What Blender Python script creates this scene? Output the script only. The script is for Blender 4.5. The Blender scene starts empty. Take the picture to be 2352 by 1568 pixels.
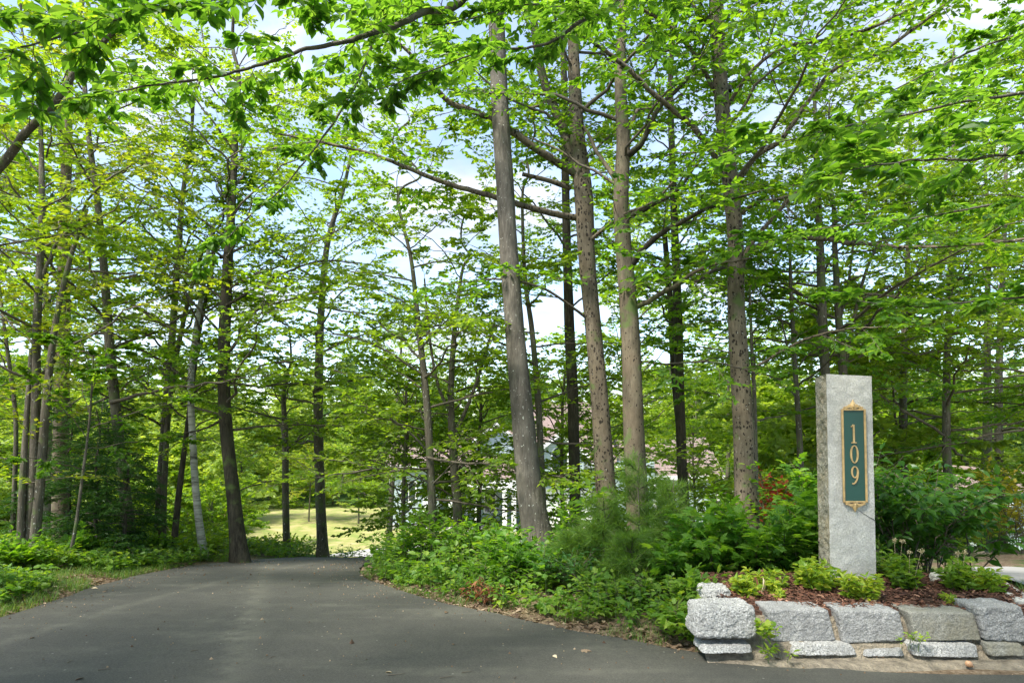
import bpy, math, random
import numpy as np
from mathutils import Vector

# ------------------------------------------------------------------ camera, sky, sun, exposure
SC = bpy.context.scene
COL = SC.collection
EYE = 1.5
PITCH = math.radians(2.5)
FPX = 1568.0            # focal length in px of a 2352 px wide picture (24 mm on 36 mm)
SHIFT = 0.063
cam_d = bpy.data.cameras.new('camera')
cam = bpy.data.objects.new('camera', cam_d)
COL.objects.link(cam)
cam_d.lens = 24.0
cam_d.sensor_width = 36.0
cam_d.shift_y = SHIFT
cam_d.clip_start = 0.05
cam_d.clip_end = 3000.0
cam.location = (0, 0, EYE)
cam.rotation_euler = (math.pi / 2 + PITCH, 0, 0)
SC.camera = cam

SUN_EL = math.radians(57)
SUN_AZ = math.radians(-135)       # measured from +Y towards +X: from the left, a little behind the camera
sdir = Vector((math.sin(SUN_AZ) * math.cos(SUN_EL), math.cos(SUN_AZ) * math.cos(SUN_EL), math.sin(SUN_EL)))
sun_d = bpy.data.lights.new('sun', 'SUN')
sun_d.energy = 3.4
sun_d.angle = math.radians(13)
sun_d.color = (1.0, 0.95, 0.86)
sun = bpy.data.objects.new('sun', sun_d)
COL.objects.link(sun)
sun.rotation_euler = (-sdir).to_track_quat('-Z', 'Y').to_euler()

world = bpy.data.worlds.new('World')
SC.world = world
world.use_nodes = True
nt = world.node_tree
nt.nodes.clear()
def wn(t, **kw):
    n = nt.nodes.new(t)
    for k, v in kw.items():
        setattr(n, k, v)
    return n
w_out = wn('ShaderNodeOutputWorld')
w_sky = wn('ShaderNodeTexSky', sky_type='NISHITA', sun_disc=False)
w_sky.sun_elevation = SUN_EL
w_sky.sun_rotation = SUN_AZ
w_sky.ozone_density = 2.0
w_sky.dust_density = 0.3
w_bs = wn('ShaderNodeBackground'); w_bs.inputs[1].default_value = 0.125
w_bc = wn('ShaderNodeBackground'); w_bc.inputs[0].default_value = (0.93, 0.96, 1.0, 1); w_bc.inputs[1].default_value = 0.95
w_mix = wn('ShaderNodeMixShader')
w_tc = wn('ShaderNodeTexCoord')
w_sep = wn('ShaderNodeSeparateXYZ')
w_add = wn('ShaderNodeMath', operation='ADD'); w_add.inputs[1].default_value = 0.22
w_max = wn('ShaderNodeMath', operation='MAXIMUM'); w_max.inputs[1].default_value = 0.08
w_dx = wn('ShaderNodeMath', operation='DIVIDE'); w_dy = wn('ShaderNodeMath', operation='DIVIDE')
w_cmb = wn('ShaderNodeCombineXYZ'); w_cmb.inputs[2].default_value = 3.3
w_n1 = wn('ShaderNodeTexNoise'); w_n1.inputs['Scale'].default_value = 1.9; w_n1.inputs['Detail'].default_value = 9; w_n1.inputs['Roughness'].default_value = 0.58
w_r1 = wn('ShaderNodeMapRange', interpolation_type='SMOOTHSTEP'); w_r1.inputs[1].default_value = 0.42; w_r1.inputs[2].default_value = 0.74
w_r1.inputs[3].default_value = 0.14; w_r1.inputs[4].default_value = 1.0
w_n2 = wn('ShaderNodeTexNoise'); w_n2.inputs['Scale'].default_value = 4.5; w_n2.inputs['Detail'].default_value = 6
w_r2 = wn('ShaderNodeMapRange'); w_r2.inputs[1].default_value = 0.3; w_r2.inputs[2].default_value = 0.7; w_r2.inputs[3].default_value = 0.27; w_r2.inputs[4].default_value = 0.52
L = nt.links.new
L(w_tc.outputs['Generated'], w_sep.inputs[0])
L(w_sep.outputs[2], w_add.inputs[0]); L(w_add.outputs[0], w_max.inputs[0])
L(w_sep.outputs[0], w_dx.inputs[0]); L(w_max.outputs[0], w_dx.inputs[1])
L(w_sep.outputs[1], w_dy.inputs[0]); L(w_max.outputs[0], w_dy.inputs[1])
L(w_dx.outputs[0], w_cmb.inputs[0]); L(w_dy.outputs[0], w_cmb.inputs[1])
L(w_cmb.outputs[0], w_n1.inputs['Vector']); L(w_cmb.outputs[0], w_n2.inputs['Vector'])
L(w_n1.outputs['Fac'], w_r1.inputs[0]); L(w_n2.outputs['Fac'], w_r2.inputs[0])
L(w_r2.outputs[0], w_bc.inputs[1])
L(w_sky.outputs[0], w_bs.inputs[0])
L(w_r1.outputs[0], w_mix.inputs[0]); L(w_bs.outputs[0], w_mix.inputs[1]); L(w_bc.outputs[0], w_mix.inputs[2])
L(w_mix.outputs[0], w_out.inputs[0])

SC.view_settings.view_transform = 'Standard'
SC.view_settings.look = 'None'
SC.view_settings.gamma = 1.0
SC.view_settings.use_curve_mapping = False
SC.view_settings.exposure = 1.7
SC.render.engine = 'CYCLES'
SC.cycles.max_bounces = 12
SC.cycles.diffuse_bounces = 8
SC.cycles.transmission_bounces = 6
SC.cycles.transparent_max_bounces = 6
SC.cycles.caustics_reflective = False
SC.cycles.caustics_refractive = False
SC.cycles.use_denoising = True
SC.cycles.sample_clamp_indirect = 6.0

# ------------------------------------------------------------------ placing helpers
CP, SP = math.cos(PITCH), math.sin(PITCH)
def P(px, py, d):
    """point that stands at depth d (world Y) along the sight line of a picture point"""
    xc = (px - 1176.0) / FPX
    yc = (784.0 - py) / FPX + SHIFT * 2352.0 / FPX
    dy = CP - yc * SP
    dz = SP + yc * CP
    return np.array([xc / dy * d, d, EYE + dz / dy * d])
def prof(y):
    y = np.asarray(y, float)
    q = -0.0097 * (np.clip(y, 4, 16) - 4) ** 2
    z = q - 0.2328 * np.clip(y - 16, 0, 100)
    # soft floor at -4
    k = 0.35
    z = -4 + k * np.logaddexp(0, (z + 4) / k)
    z = z + 0.02 * np.clip(y - 58, 0, 1000) 
    return z
def pxscale(d):
    return d / FPX

def hit(px, py):
    """ground point seen at a picture point"""
    for d in np.arange(2.0, 120, 0.05):
        p = P(px, py, d)
        if p[2] <= prof(d):
            return np.array([p[0], p[1], float(prof(d))])
    return P(px, py, 100)

# ------------------------------------------------------------------ materials
def new_mat(name):
    m = bpy.data.materials.new(name)
    m.use_nodes = True
    t = m.node_tree
    t.nodes.clear()
    out = t.nodes.new('ShaderNodeOutputMaterial')
    return m, t, out
def N(t, kind, ins=None, **kw):
    n = t.nodes.new(kind)
    for k, v in kw.items():
        setattr(n, k, v)
    for k, v in (ins or {}).items():
        if hasattr(v, 'is_output') or isinstance(v, bpy.types.NodeSocket):
            t.links.new(v, n.inputs[k])
        else:
            n.inputs[k].default_value = v
    return n
def c4(c):
    return (c[0], c[1], c[2], 1.0)
def ramp(t, fac, stops):
    n = t.nodes.new('ShaderNodeValToRGB')
    e = n.color_ramp.elements
    while len(e) < len(stops):
        e.new(0.5)
    for i, (p, c) in enumerate(stops):
        e[i].position = p
        e[i].color = c4(c)
    t.links.new(fac, n.inputs[0])
    return n.outputs[0]
def leaf_mat(name, cols, trans=0.45, rough=0.5, tboost=2.1, spec=0.4):
    """cols: three colours from dark to light, chosen leaf by leaf"""
    m, t, out = new_mat(name)
    at = N(t, 'ShaderNodeAttribute', attribute_name='rnd')
    col = ramp(t, at.outputs['Fac'], [(0.0, cols[0]), (0.55, cols[1]), (1.0, cols[2])])
    b = N(t, 'ShaderNodeBsdfPrincipled', {'Base Color': col, 'Roughness': rough, 'Specular IOR Level': spec})
    tc = N(t, 'ShaderNodeMix', {0: 1.0, 6: col, 7: (1.20 * tboost, 1.05 * tboost, 0.34 * tboost, 1)}, data_type='RGBA', blend_type='MULTIPLY')
    tr = N(t, 'ShaderNodeBsdfTranslucent', {'Color': tc.outputs[2]})
    mx = N(t, 'ShaderNodeMixShader', {0: trans, 1: b.outputs[0], 2: tr.outputs[0]})
    t.links.new(mx.outputs[0], out.inputs[0])
    return m
def simple_mat(name, base, rough=0.7, var=0.25, scale=8.0, bump=0.2, bscale=30.0, metal=0.0, bdist=0.01):
    m, t, out = new_mat(name)
    tc = N(t, 'ShaderNodeTexCoord')
    n1 = N(t, 'ShaderNodeTexNoise', {'Vector': tc.outputs['Object'], 'Scale': scale, 'Detail': 6})
    lo = [max(0, c * (1 - var)) for c in base]; hi = [min(1, c * (1 + var)) for c in base]
    col = ramp(t, n1.outputs['Fac'], [(0.3, lo), (0.7, hi)])
    b = N(t, 'ShaderNodeBsdfPrincipled', {'Base Color': col, 'Roughness': rough, 'Metallic': metal})
    if bump > 0:
        n2 = N(t, 'ShaderNodeTexNoise', {'Vector': tc.outputs['Object'], 'Scale': bscale, 'Detail': 5})
        bp = N(t, 'ShaderNodeBump', {'Height': n2.outputs['Fac'], 'Strength': bump, 'Distance': bdist})
        t.links.new(bp.outputs[0], b.inputs['Normal'])
    t.links.new(b.outputs[0], out.inputs[0])
    return m
def bark_mat(name, dark, light, patch, lent=0.0, lichen=0.0, furrow=1.0, moss=0.0):
    m, t, out = new_mat(name)
    tc = N(t, 'ShaderNodeTexCoord')
    mp = N(t, 'ShaderNodeMapping', {'Vector': tc.outputs['Object'], 'Scale': (1, 1, 0.16)})
    fine = N(t, 'ShaderNodeTexNoise', {'Vector': mp.outputs[0], 'Scale': 42.0, 'Detail': 8, 'Roughness': 0.65})
    col = ramp(t, fine.outputs['Fac'], [(0.3, dark), (0.68, light)])
    big = N(t, 'ShaderNodeTexNoise', {'Vector': tc.outputs['Object'], 'Scale': 3.2, 'Detail': 6})
    bm = N(t, 'ShaderNodeMapRange', {0: big.outputs['Fac'], 1: 0.42, 2: 0.66}, interpolation_type='SMOOTHSTEP')
    col = N(t, 'ShaderNodeMix', {0: bm.outputs[0], 6: col, 7: c4(patch)}, data_type='RGBA').outputs[2]
    h = fine.outputs['Fac']
    mp3 = N(t, 'ShaderNodeMapping', {'Vector': tc.outputs['Object'], 'Scale': (1, 1, 0.35)})
    st = N(t, 'ShaderNodeTexNoise', {'Vector': mp3.outputs[0], 'Scale': 6.5, 'Detail': 9, 'Roughness': 0.72})
    stf = N(t, 'ShaderNodeMapRange', {0: st.outputs['Fac'], 1: 0.35, 2: 0.65, 3: 0.55, 4: 1.3})
    col = N(t, 'ShaderNodeVectorMath', {0: col}, operation='SCALE'); t.links.new(stf.outputs[0], col.inputs['Scale']); col = col.outputs[0]
    if lent > 0:
        mp2 = N(t, 'ShaderNodeMapping', {'Vector': tc.outputs['Object'], 'Scale': (1, 1, 0.62)})
        dn = N(t, 'ShaderNodeTexNoise', {'Vector': tc.outputs['Object'], 'Scale': 30.0, 'Detail': 3})
        av = N(t, 'ShaderNodeVectorMath', {0: mp2.outputs[0]}, operation='MULTIPLY_ADD')
        av.inputs[1].default_value = (1, 1, 1)
        sc = N(t, 'ShaderNodeVectorMath', {0: dn.outputs['Color']}, operation='SCALE'); sc.inputs['Scale'].default_value = 0.035
        t.links.new(mp2.outputs[0], av.inputs[0]); t.links.new(sc.outputs[0], av.inputs[2])
        vo = N(t, 'ShaderNodeTexVoronoi', {'Vector': av.outputs[0], 'Scale': 30.0, 'Randomness': 1.0})
        sz = N(t, 'ShaderNodeSeparateColor', {0: vo.outputs['Color']})
        th = N(t, 'ShaderNodeMath', {0: sz.outputs[0], 1: 0.30 * lent}, operation='MULTIPLY')
        ls = N(t, 'ShaderNodeMath', {0: vo.outputs['Distance'], 1: th.outputs[0]}, operation='LESS_THAN')
        col = N(t, 'ShaderNodeMix', {0: ls.outputs[0], 6: col, 7: (0.03, 0.024, 0.018, 1)}, data_type='RGBA').outputs[2]
    if lichen > 0:
        ln = N(t, 'ShaderNodeTexNoise', {'Vector': tc.outputs['Object'], 'Scale': 34.0, 'Detail': 4})
        lm = N(t, 'ShaderNodeMapRange', {0: ln.outputs['Fac'], 1: 0.70 - 0.1 * lichen, 2: 0.75 - 0.1 * lichen})
        col = N(t, 'ShaderNodeMix', {0: lm.outputs[0], 6: col, 7: (0.50, 0.50, 0.44, 1)}, data_type='RGBA').outputs[2]
    if moss > 0:
        mn = N(t, 'ShaderNodeTexNoise', {'Vector': tc.outputs['Object'], 'Scale': 5.0, 'Detail': 8})
        mm = N(t, 'ShaderNodeMapRange', {0: mn.outputs['Fac'], 1: 0.6 - 0.2 * moss, 2: 0.75 - 0.2 * moss}, interpolation_type='SMOOTHSTEP')
        col = N(t, 'ShaderNodeMix', {0: mm.outputs[0], 6: col, 7: (0.11, 0.15, 0.05, 1)}, data_type='RGBA').outputs[2]
    b = N(t, 'ShaderNodeBsdfPrincipled', {'Base Color': col, 'Roughness': 0.9, 'Specular IOR Level': 0.2})
    bp = N(t, 'ShaderNodeBump', {'Height': h, 'Strength': 0.7 * furrow, 'Distance': 0.02})
    t.links.new(bp.outputs[0], b.inputs['Normal'])
    t.links.new(b.outputs[0], out.inputs[0])
    return m
def birch_mat():
    m, t, out = new_mat('birch bark')
    tc = N(t, 'ShaderNodeTexCoord')
    mp = N(t, 'ShaderNodeMapping', {'Vector': tc.outputs['Object'], 'Scale': (0.5, 0.5, 3.0)})
    n1 = N(t, 'ShaderNodeTexNoise', {'Vector': mp.outputs[0], 'Scale': 7.0, 'Detail': 7, 'Roughness': 0.7})
    col = ramp(t, n1.outputs['Fac'], [(0.36, (0.035, 0.03, 0.026)), (0.43, (0.22, 0.21, 0.18)), (0.53, (0.40, 0.39, 0.34)), (0.75, (0.50, 0.49, 0.44))])
    b = N(t, 'ShaderNodeBsdfPrincipled', {'Base Color': col, 'Roughness': 0.75})
    bp = N(t, 'ShaderNodeBump', {'Height': n1.outputs['Fac'], 'Strength': 0.4, 'Distance': 0.01})
    t.links.new(bp.outputs[0], b.inputs['Normal'])
    t.links.new(b.outputs[0], out.inputs[0])
    return m
def granite_mat(name, a, b_, c, bump=0.6, stain=None, spk=1.0):
    m, t, out = new_mat(name)
    tc = N(t, 'ShaderNodeTexCoord')
    v = tc.outputs['Object']
    n1 = N(t, 'ShaderNodeTexNoise', {'Vector': v, 'Scale': 110.0 * spk, 'Detail': 5, 'Roughness': 0.75})
    col = ramp(t, n1.outputs['Fac'], [(0.30, a), (0.47, b_), (0.62, c)])
    n3 = N(t, 'ShaderNodeTexNoise', {'Vector': v, 'Scale': 9.0, 'Detail': 8, 'Roughness': 0.7})
    pm = N(t, 'ShaderNodeMapRange', {0: n3.outputs['Fac'], 1: 0.4, 2: 0.62, 3: 0.0, 4: 0.55})
    col = N(t, 'ShaderNodeMix', {0: pm.outputs[0], 6: col, 7: c4([x * 0.62 for x in b_])}, data_type='RGBA').outputs[2]
    if stain:
        n4 = N(t, 'ShaderNodeTexNoise', {'Vector': v, 'Scale': 3.5, 'Detail': 8, 'Roughness': 0.7})
        sm = N(t, 'ShaderNodeMapRange', {0: n4.outputs['Fac'], 1: 0.45, 2: 0.62, 3: 0.0, 4: 0.6})
        col = N(t, 'ShaderNodeMix', {0: sm.outputs[0], 6: col, 7: c4(stain)}, data_type='RGBA').outputs[2]
    b = N(t, 'ShaderNodeBsdfPrincipled', {'Base Color': col, 'Roughness': 0.85, 'Specular IOR Level': 0.3})
    n2 = N(t, 'ShaderNodeTexNoise', {'Vector': v, 'Scale': 45.0, 'Detail': 8, 'Roughness': 0.7})
    bp = N(t, 'ShaderNodeBump', {'Height': n2.outputs['Fac'], 'Strength': bump, 'Distance': 0.02})
    t.links.new(bp.outputs[0], b.inputs['Normal'])
    t.links.new(b.outputs[0], out.inputs[0])
    return m

M = {}
M['leaf_mid'] = leaf_mat('beech leaves', [(0.040, 0.115, 0.010), (0.080, 0.180, 0.014), (0.140, 0.245, 0.020)], 0.58)
M['leaf_lime'] = leaf_mat('sunny maple leaves', [(0.075, 0.155, 0.012), (0.130, 0.225, 0.018), (0.20, 0.29, 0.028)], 0.6)
M['leaf_dark'] = leaf_mat('dark leaves', [(0.018, 0.070, 0.014), (0.035, 0.110, 0.022), (0.065, 0.155, 0.035)], 0.42)
M['leaf_near'] = leaf_mat('overhanging beech leaves', [(0.045, 0.125, 0.016), (0.085, 0.190, 0.028), (0.14, 0.25, 0.055)], 0.6, rough=0.4)
M['leaf_olive'] = leaf_mat('yellowing leaves', [(0.085, 0.150, 0.012), (0.145, 0.205, 0.016), (0.22, 0.25, 0.03)], 0.58)
M['leaf_far'] = leaf_mat('far leaves', [(0.12, 0.20, 0.025), (0.19, 0.28, 0.045), (0.28, 0.36, 0.09)], 0.5)
M['leaf_fardark'] = leaf_mat('far woodland leaves', [(0.045, 0.115, 0.03), (0.085, 0.170, 0.045), (0.14, 0.225, 0.08)], 0.4)
M['leaf_shrub'] = leaf_mat('shrub leaves', [(0.050, 0.145, 0.016), (0.100, 0.225, 0.026), (0.18, 0.31, 0.045)], 0.52)
M['leaf_pinnate'] = leaf_mat('drooping shrub leaves', [(0.022, 0.080, 0.012), (0.045, 0.130, 0.018), (0.09, 0.19, 0.03)], 0.45, rough=0.42)
M['leaf_perennial'] = leaf_mat('perennial leaves', [(0.095, 0.190, 0.020), (0.175, 0.290, 0.030), (0.34, 0.40, 0.05)], 0.4)
M['leaf_cover'] = leaf_mat('ground cover leaves', [(0.055, 0.145, 0.018), (0.120, 0.235, 0.030), (0.23, 0.33, 0.055)], 0.48)
M['grass'] = leaf_mat('grass blades', [(0.050, 0.130, 0.020), (0.110, 0.210, 0.035), (0.26, 0.30, 0.10)], 0.35)
M['needle'] = leaf_mat('pine needles', [(0.050, 0.125, 0.018), (0.105, 0.200, 0.034), (0.19, 0.29, 0.07)], 0.5)
M['hemlock'] = leaf_mat('hemlock needles', [(0.020, 0.070, 0.014), (0.038, 0.105, 0.02), (0.07, 0.15, 0.03)], 0.35)
M['red_leaf'] = leaf_mat('red leaves', [(0.45, 0.05, 0.03), (0.65, 0.10, 0.05), (0.75, 0.22, 0.10)], 0.4, tboost=1.0)
M['yellow_leaf'] = leaf_mat('yellow leaves', [(0.25, 0.27, 0.02), (0.42, 0.40, 0.03), (0.6, 0.45, 0.06)], 0.4, tboost=0.9)
M['litter'] = leaf_mat('dead leaves', [(0.07, 0.042, 0.026), (0.17, 0.115, 0.07), (0.36, 0.28, 0.19)], 0.1, rough=0.8)
M['rust'] = leaf_mat('rusty fern fronds', [(0.12, 0.045, 0.025), (0.22, 0.09, 0.04), (0.34, 0.17, 0.08)], 0.2, rough=0.8)
M['mulch'] = leaf_mat('mulch chips', [(0.055, 0.024, 0.015), (0.16, 0.068, 0.04), (0.42, 0.24, 0.16)], 0.0, rough=0.85)
M['flower'] = leaf_mat('pale dried flowers', [(0.35, 0.30, 0.18), (0.50, 0.42, 0.28), (0.62, 0.55, 0.42)], 0.2, rough=0.8)
M['bark_grey'] = bark_mat('grey ash bark', (0.060, 0.053, 0.042), (0.18, 0.160, 0.132), (0.105, 0.095, 0.076), lichen=0.35)
M['bark_spot'] = bark_mat('spotted cherry bark', (0.095, 0.078, 0.055), (0.20, 0.165, 0.12), (0.15, 0.12, 0.082), lent=1.7, lichen=0.15, furrow=0.5, moss=0.1)
M['bark_beech'] = bark_mat('smooth beech bark', (0.09, 0.075, 0.052), (0.18, 0.15, 0.105), (0.14, 0.11, 0.075), lent=1.0, furrow=0.45, moss=0.35)
M['bark_dark'] = bark_mat('dark furrowed bark', (0.022, 0.019, 0.014), (0.105, 0.088, 0.064), (0.06, 0.052, 0.038), furrow=1.2, moss=0.25)
M['bark_mid'] = bark_mat('brown bark', (0.055, 0.048, 0.036), (0.19, 0.165, 0.125), (0.12, 0.105, 0.08), lichen=0.5, moss=0.4)
M['bark_twig'] = simple_mat('twig bark', (0.105, 0.086, 0.062), 0.85, 0.4, 20, 0.3, 60)
M['birch'] = birch_mat()
M['stem'] = simple_mat('green stem', (0.10, 0.14, 0.05), 0.7, 0.3, 20, 0)
M['granite'] = granite_mat('split granite', (0.05, 0.05, 0.047), (0.34, 0.335, 0.32), (0.68, 0.675, 0.65), 0.9, spk=0.8)
M['granite_smooth'] = granite_mat('grey granite block', (0.10, 0.10, 0.098), (0.25, 0.25, 0.245), (0.46, 0.46, 0.45), 0.8)
M['granite_tan'] = granite_mat('weathered granite block', (0.10, 0.097, 0.08), (0.24, 0.235, 0.20), (0.40, 0.39, 0.35), 0.8, stain=(0.22, 0.20, 0.14))
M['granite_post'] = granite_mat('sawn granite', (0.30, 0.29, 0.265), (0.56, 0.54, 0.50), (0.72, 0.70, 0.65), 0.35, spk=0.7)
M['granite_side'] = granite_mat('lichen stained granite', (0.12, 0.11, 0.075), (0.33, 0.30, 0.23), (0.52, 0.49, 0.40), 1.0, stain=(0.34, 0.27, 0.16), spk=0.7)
M['plaque'] = simple_mat('dark green enamel', (0.022, 0.085, 0.068), 0.38, 0.08, 5, 0.05, 200)
M['gold'] = simple_mat('antique gold paint', (0.56, 0.38, 0.17), 0.45, 0.25, 25, 0.15, 80, bdist=0.003)

# ------------------------------------------------------------------ mesh building
class MB:
    def __init__(self):
        self.v = []; self.f = []; self.m = []; self.r = []; self.s = []; self.n = 0
    def add(self, verts, faces, mat=0, rnd=0.5, smooth=False):
        verts = np.asarray(verts, np.float32).reshape(-1, 3)
        faces = np.asarray(faces, np.int64)
        if len(verts) == 0 or len(faces) == 0:
            return
        self.v.append(verts); self.f.append(faces + self.n)
        k = len(faces)
        self.m.append(np.full(k, mat, np.int32))
        self.r.append(np.broadcast_to(np.asarray(rnd, np.float32), (k,)).copy())
        self.s.append(np.full(k, smooth, bool))
        self.n += len(verts)
    def box(self, x0, x1, y0, y1, z0, z1, mat=0):
        v = [(x, y, z) for z in (z0, z1) for y in (y0, y1) for x in (x0, x1)]
        f = [(0, 2, 3, 1), (4, 5, 7, 6), (0, 1, 5, 4), (2, 6, 7, 3), (0, 4, 6, 2), (1, 3, 7, 5)]
        self.add(v, f, mat)
    def prism(self, pts, y0, y1, mat=0):
        """polygon in xz extruded in y"""
        n = len(pts)
        v = [(p[0], y0, p[1]) for p in pts] + [(p[0], y1, p[1]) for p in pts]
        self.add(v, [(i, (i + 1) % n, n + (i + 1) % n, n + i) for i in range(n)], mat)
        self.add(v, [tuple(range(n))[::-1]] if n == 4 else [(0, i + 1, i) for i in range(1, n - 1)], mat)
        self.add(v, [tuple(range(n, 2 * n))] if n == 4 else [(n, n + i, n + i + 1) for i in range(1, n - 1)], mat)
    def build(self, name, mats, parent=None, origin=None):
        me = bpy.data.meshes.new(name)
        if not isinstance(mats, (list, tuple)):
            mats = [mats]
        for m in mats:
            me.materials.append(m)
        V = np.concatenate(self.v)
        if origin is not None:
            V = V - np.asarray(origin, np.float32)
        me.vertices.add(len(V))
        me.vertices.foreach_set('co', V.astype(np.float32).ravel())
        sizes = np.concatenate([np.full(len(f), f.shape[1], np.int32) for f in self.f])
        loops = np.concatenate([f.ravel() for f in self.f]).astype(np.int32)
        starts = np.concatenate([[0], np.cumsum(sizes)[:-1]]).astype(np.int32)
        me.loops.add(len(loops))
        me.loops.foreach_set('vertex_index', loops)
        me.polygons.add(len(sizes))
        me.polygons.foreach_set('loop_start', starts)
        me.polygons.foreach_set('material_index', np.concatenate(self.m))
        me.polygons.foreach_set('use_smooth', np.concatenate(self.s))
        a = me.attributes.new('rnd', 'FLOAT', 'FACE')
        a.data.foreach_set('value', np.concatenate(self.r))
        me.update(calc_edges=True)
        o = bpy.data.objects.new(name, me)
        COL.objects.link(o)
        if parent is not None:
            o.parent = parent
        elif origin is not None:
            o.location = tuple(float(c) for c in origin)
        return o

def tag(o, label=None, cat=None, group=None, kind=None):
    if label: o['label'] = label
    if cat: o['category'] = cat
    if group: o['group'] = group
    if kind: o['kind'] = kind
    return o
def thing(name, loc, label, cat, group=None):
    o = bpy.data.objects.new(name, None)
    COL.objects.link(o)
    o.location = tuple(float(c) for c in loc)
    o.empty_display_size = 0.2
    return tag(o, label, cat, group)
def copy_tree(o, loc, rz, scale, label=None, group=None):
    c = o.copy(); COL.objects.link(c)
    c.location = loc; c.rotation_euler = (0, 0, rz); c.scale = scale
    if label: c['label'] = label
    if group: c['group'] = group
    for ch in [k for k in COL.objects if k.parent == o]:
        d = ch.copy(); COL.objects.link(d); d.parent = c
        for g in [k for k in COL.objects if k.parent == ch]:
            e = g.copy(); COL.objects.link(e); e.parent = d
    return c

Z3 = np.array([0.0, 0.0, 1.0])
def nrm(a):
    return a / (np.linalg.norm(a, axis=-1, keepdims=True) + 1e-9)

def tubes(mb, Pt, R, S=4, mat=1, smooth=True, rough=None, rng=None, cap=False):
    """Pt (N,K,3), R (N,K)"""
    Pt = np.asarray(Pt, float); R = np.asarray(R, float)
    if Pt.ndim == 2:
        Pt = Pt[None]; R = R[None]
    Nn, K, _ = Pt.shape
    if Nn == 0:
        return
    T = np.empty_like(Pt)
    T[:, 1:-1] = Pt[:, 2:] - Pt[:, :-2]
    T[:, 0] = Pt[:, 1] - Pt[:, 0]; T[:, -1] = Pt[:, -1] - Pt[:, -2]
    T = nrm(T)
    ov = nrm(Pt[:, -1] - Pt[:, 0])
    ref = np.where(np.abs(ov[:, 2:3]) > 0.8, np.array([[1.0, 0.13, 0.0]]), np.array([[0.1, 0.05, 1.0]]))
    ref = np.repeat(ref[:, None, :], K, 1)
    A = nrm(np.cross(ref, T)); B = np.cross(T, A)
    th = np.arange(S) * 2 * math.pi / S
    rr = R[:, :, None] * np.ones(S)[None, None, :]
    if rough is not None:
        rr = rr * rough
    V = Pt[:, :, None, :] + rr[..., None] * (A[:, :, None, :] * np.cos(th)[None, None, :, None] + B[:, :, None, :] * np.sin(th)[None, None, :, None])
    idx = np.arange(Nn * K * S).reshape(Nn, K, S)
    a = idx[:, :-1, :]; b = np.roll(idx, -1, 2)[:, :-1, :]
    c = np.roll(idx, -1, 2)[:, 1:, :]; d = idx[:, 1:, :]
    F = np.stack([a, b, c, d], -1).reshape(-1, 4)
    mb.add(V.reshape(-1, 3), F, mat, 0.5, smooth)

def spline(pts, n):
    """Catmull-Rom through control rows (any number of columns)"""
    pts = np.asarray(pts, float)
    if len(pts) == 2:
        t = np.linspace(0, 1, n)[:, None]
        return pts[0] * (1 - t) + pts[1] * t
    Q = np.vstack([2 * pts[0] - pts[1], pts, 2 * pts[-1] - pts[-2]])
    seg = len(pts) - 1
    t = np.linspace(0, seg, n)
    i = np.minimum(t.astype(int), seg - 1); u = (t - i)[:, None]
    p0, p1, p2, p3 = Q[i], Q[i + 1], Q[i + 2], Q[i + 3]
    return 0.5 * ((2 * p1) + (-p0 + p2) * u + (2 * p0 - 5 * p1 + 4 * p2 - p3) * u ** 2 + (-p0 + 3 * p1 - 3 * p2 + p3) * u ** 3)

# leaf templates: (u along, v across, w up), triangles
T_RHOMB = (np.array([(0, 0, 0), (0.45, 0.5, 0.10), (1, 0, -0.06), (0.45, -0.5, 0.10)], float),
           np.array([(0, 2, 1), (0, 3, 2)]))
T_OVAL = (np.array([(0, 0, 0), (0.22, 0.36, 0.07), (0.52, 0.50, 0.09), (0.80, 0.26, 0.03), (1, 0, -0.10),
                    (0.80, -0.26, 0.03), (0.52, -0.50, 0.09), (0.22, -0.36, 0.07), (0.5, 0, 0.0)], float),
          np.array([(8, 1, 0), (8, 2, 1), (8, 3, 2), (8, 4, 3), (8, 5, 4), (8, 6, 5), (8, 7, 6), (8, 0, 7)]))
_h = [(-0.06, 0.0, 0), (-0.13, 0.20, 0.02), (0.02, 0.46, -0.03), (0.17, 0.34, 0.03), (0.24, 0.50, 0.03), (0.46, 0.66, -0.06), (0.50, 0.42, 0.04),
      (0.55, 0.24, 0.05), (0.70, 0.30, 0.02), (0.80, 0.14, 0.0), (1.0, 0.0, -0.10)]
_o = _h + [(a, -b, c) for a, b, c in _h[-2:0:-1]]
T_MAPLE = (np.array([(0.28, 0, 0.03)] + _o, float), np.array([(0, i, i % len(_o) + 1) for i in range(1, len(_o) + 1)]))
T_LANCE = (np.array([(0, 0, 0), (0.35, 0.5, 0.10), (0.7, 0.28, 0.0), (1, 0, -0.2), (0.7, -0.28, 0.0), (0.35, -0.5, 0.10)], float),
           np.array([(0, 3, 2), (0, 2, 1), (0, 5, 4), (0, 4, 3)]))
T_BLADE = (np.array([(0, 0.5, 0), (0, -0.5, 0), (0.6, 0.3, 0.08), (0.6, -0.3, 0.08), (1, 0, -0.12)], float),
           np.array([(0, 1, 3), (0, 3, 2), (2, 3, 4)]))

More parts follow.
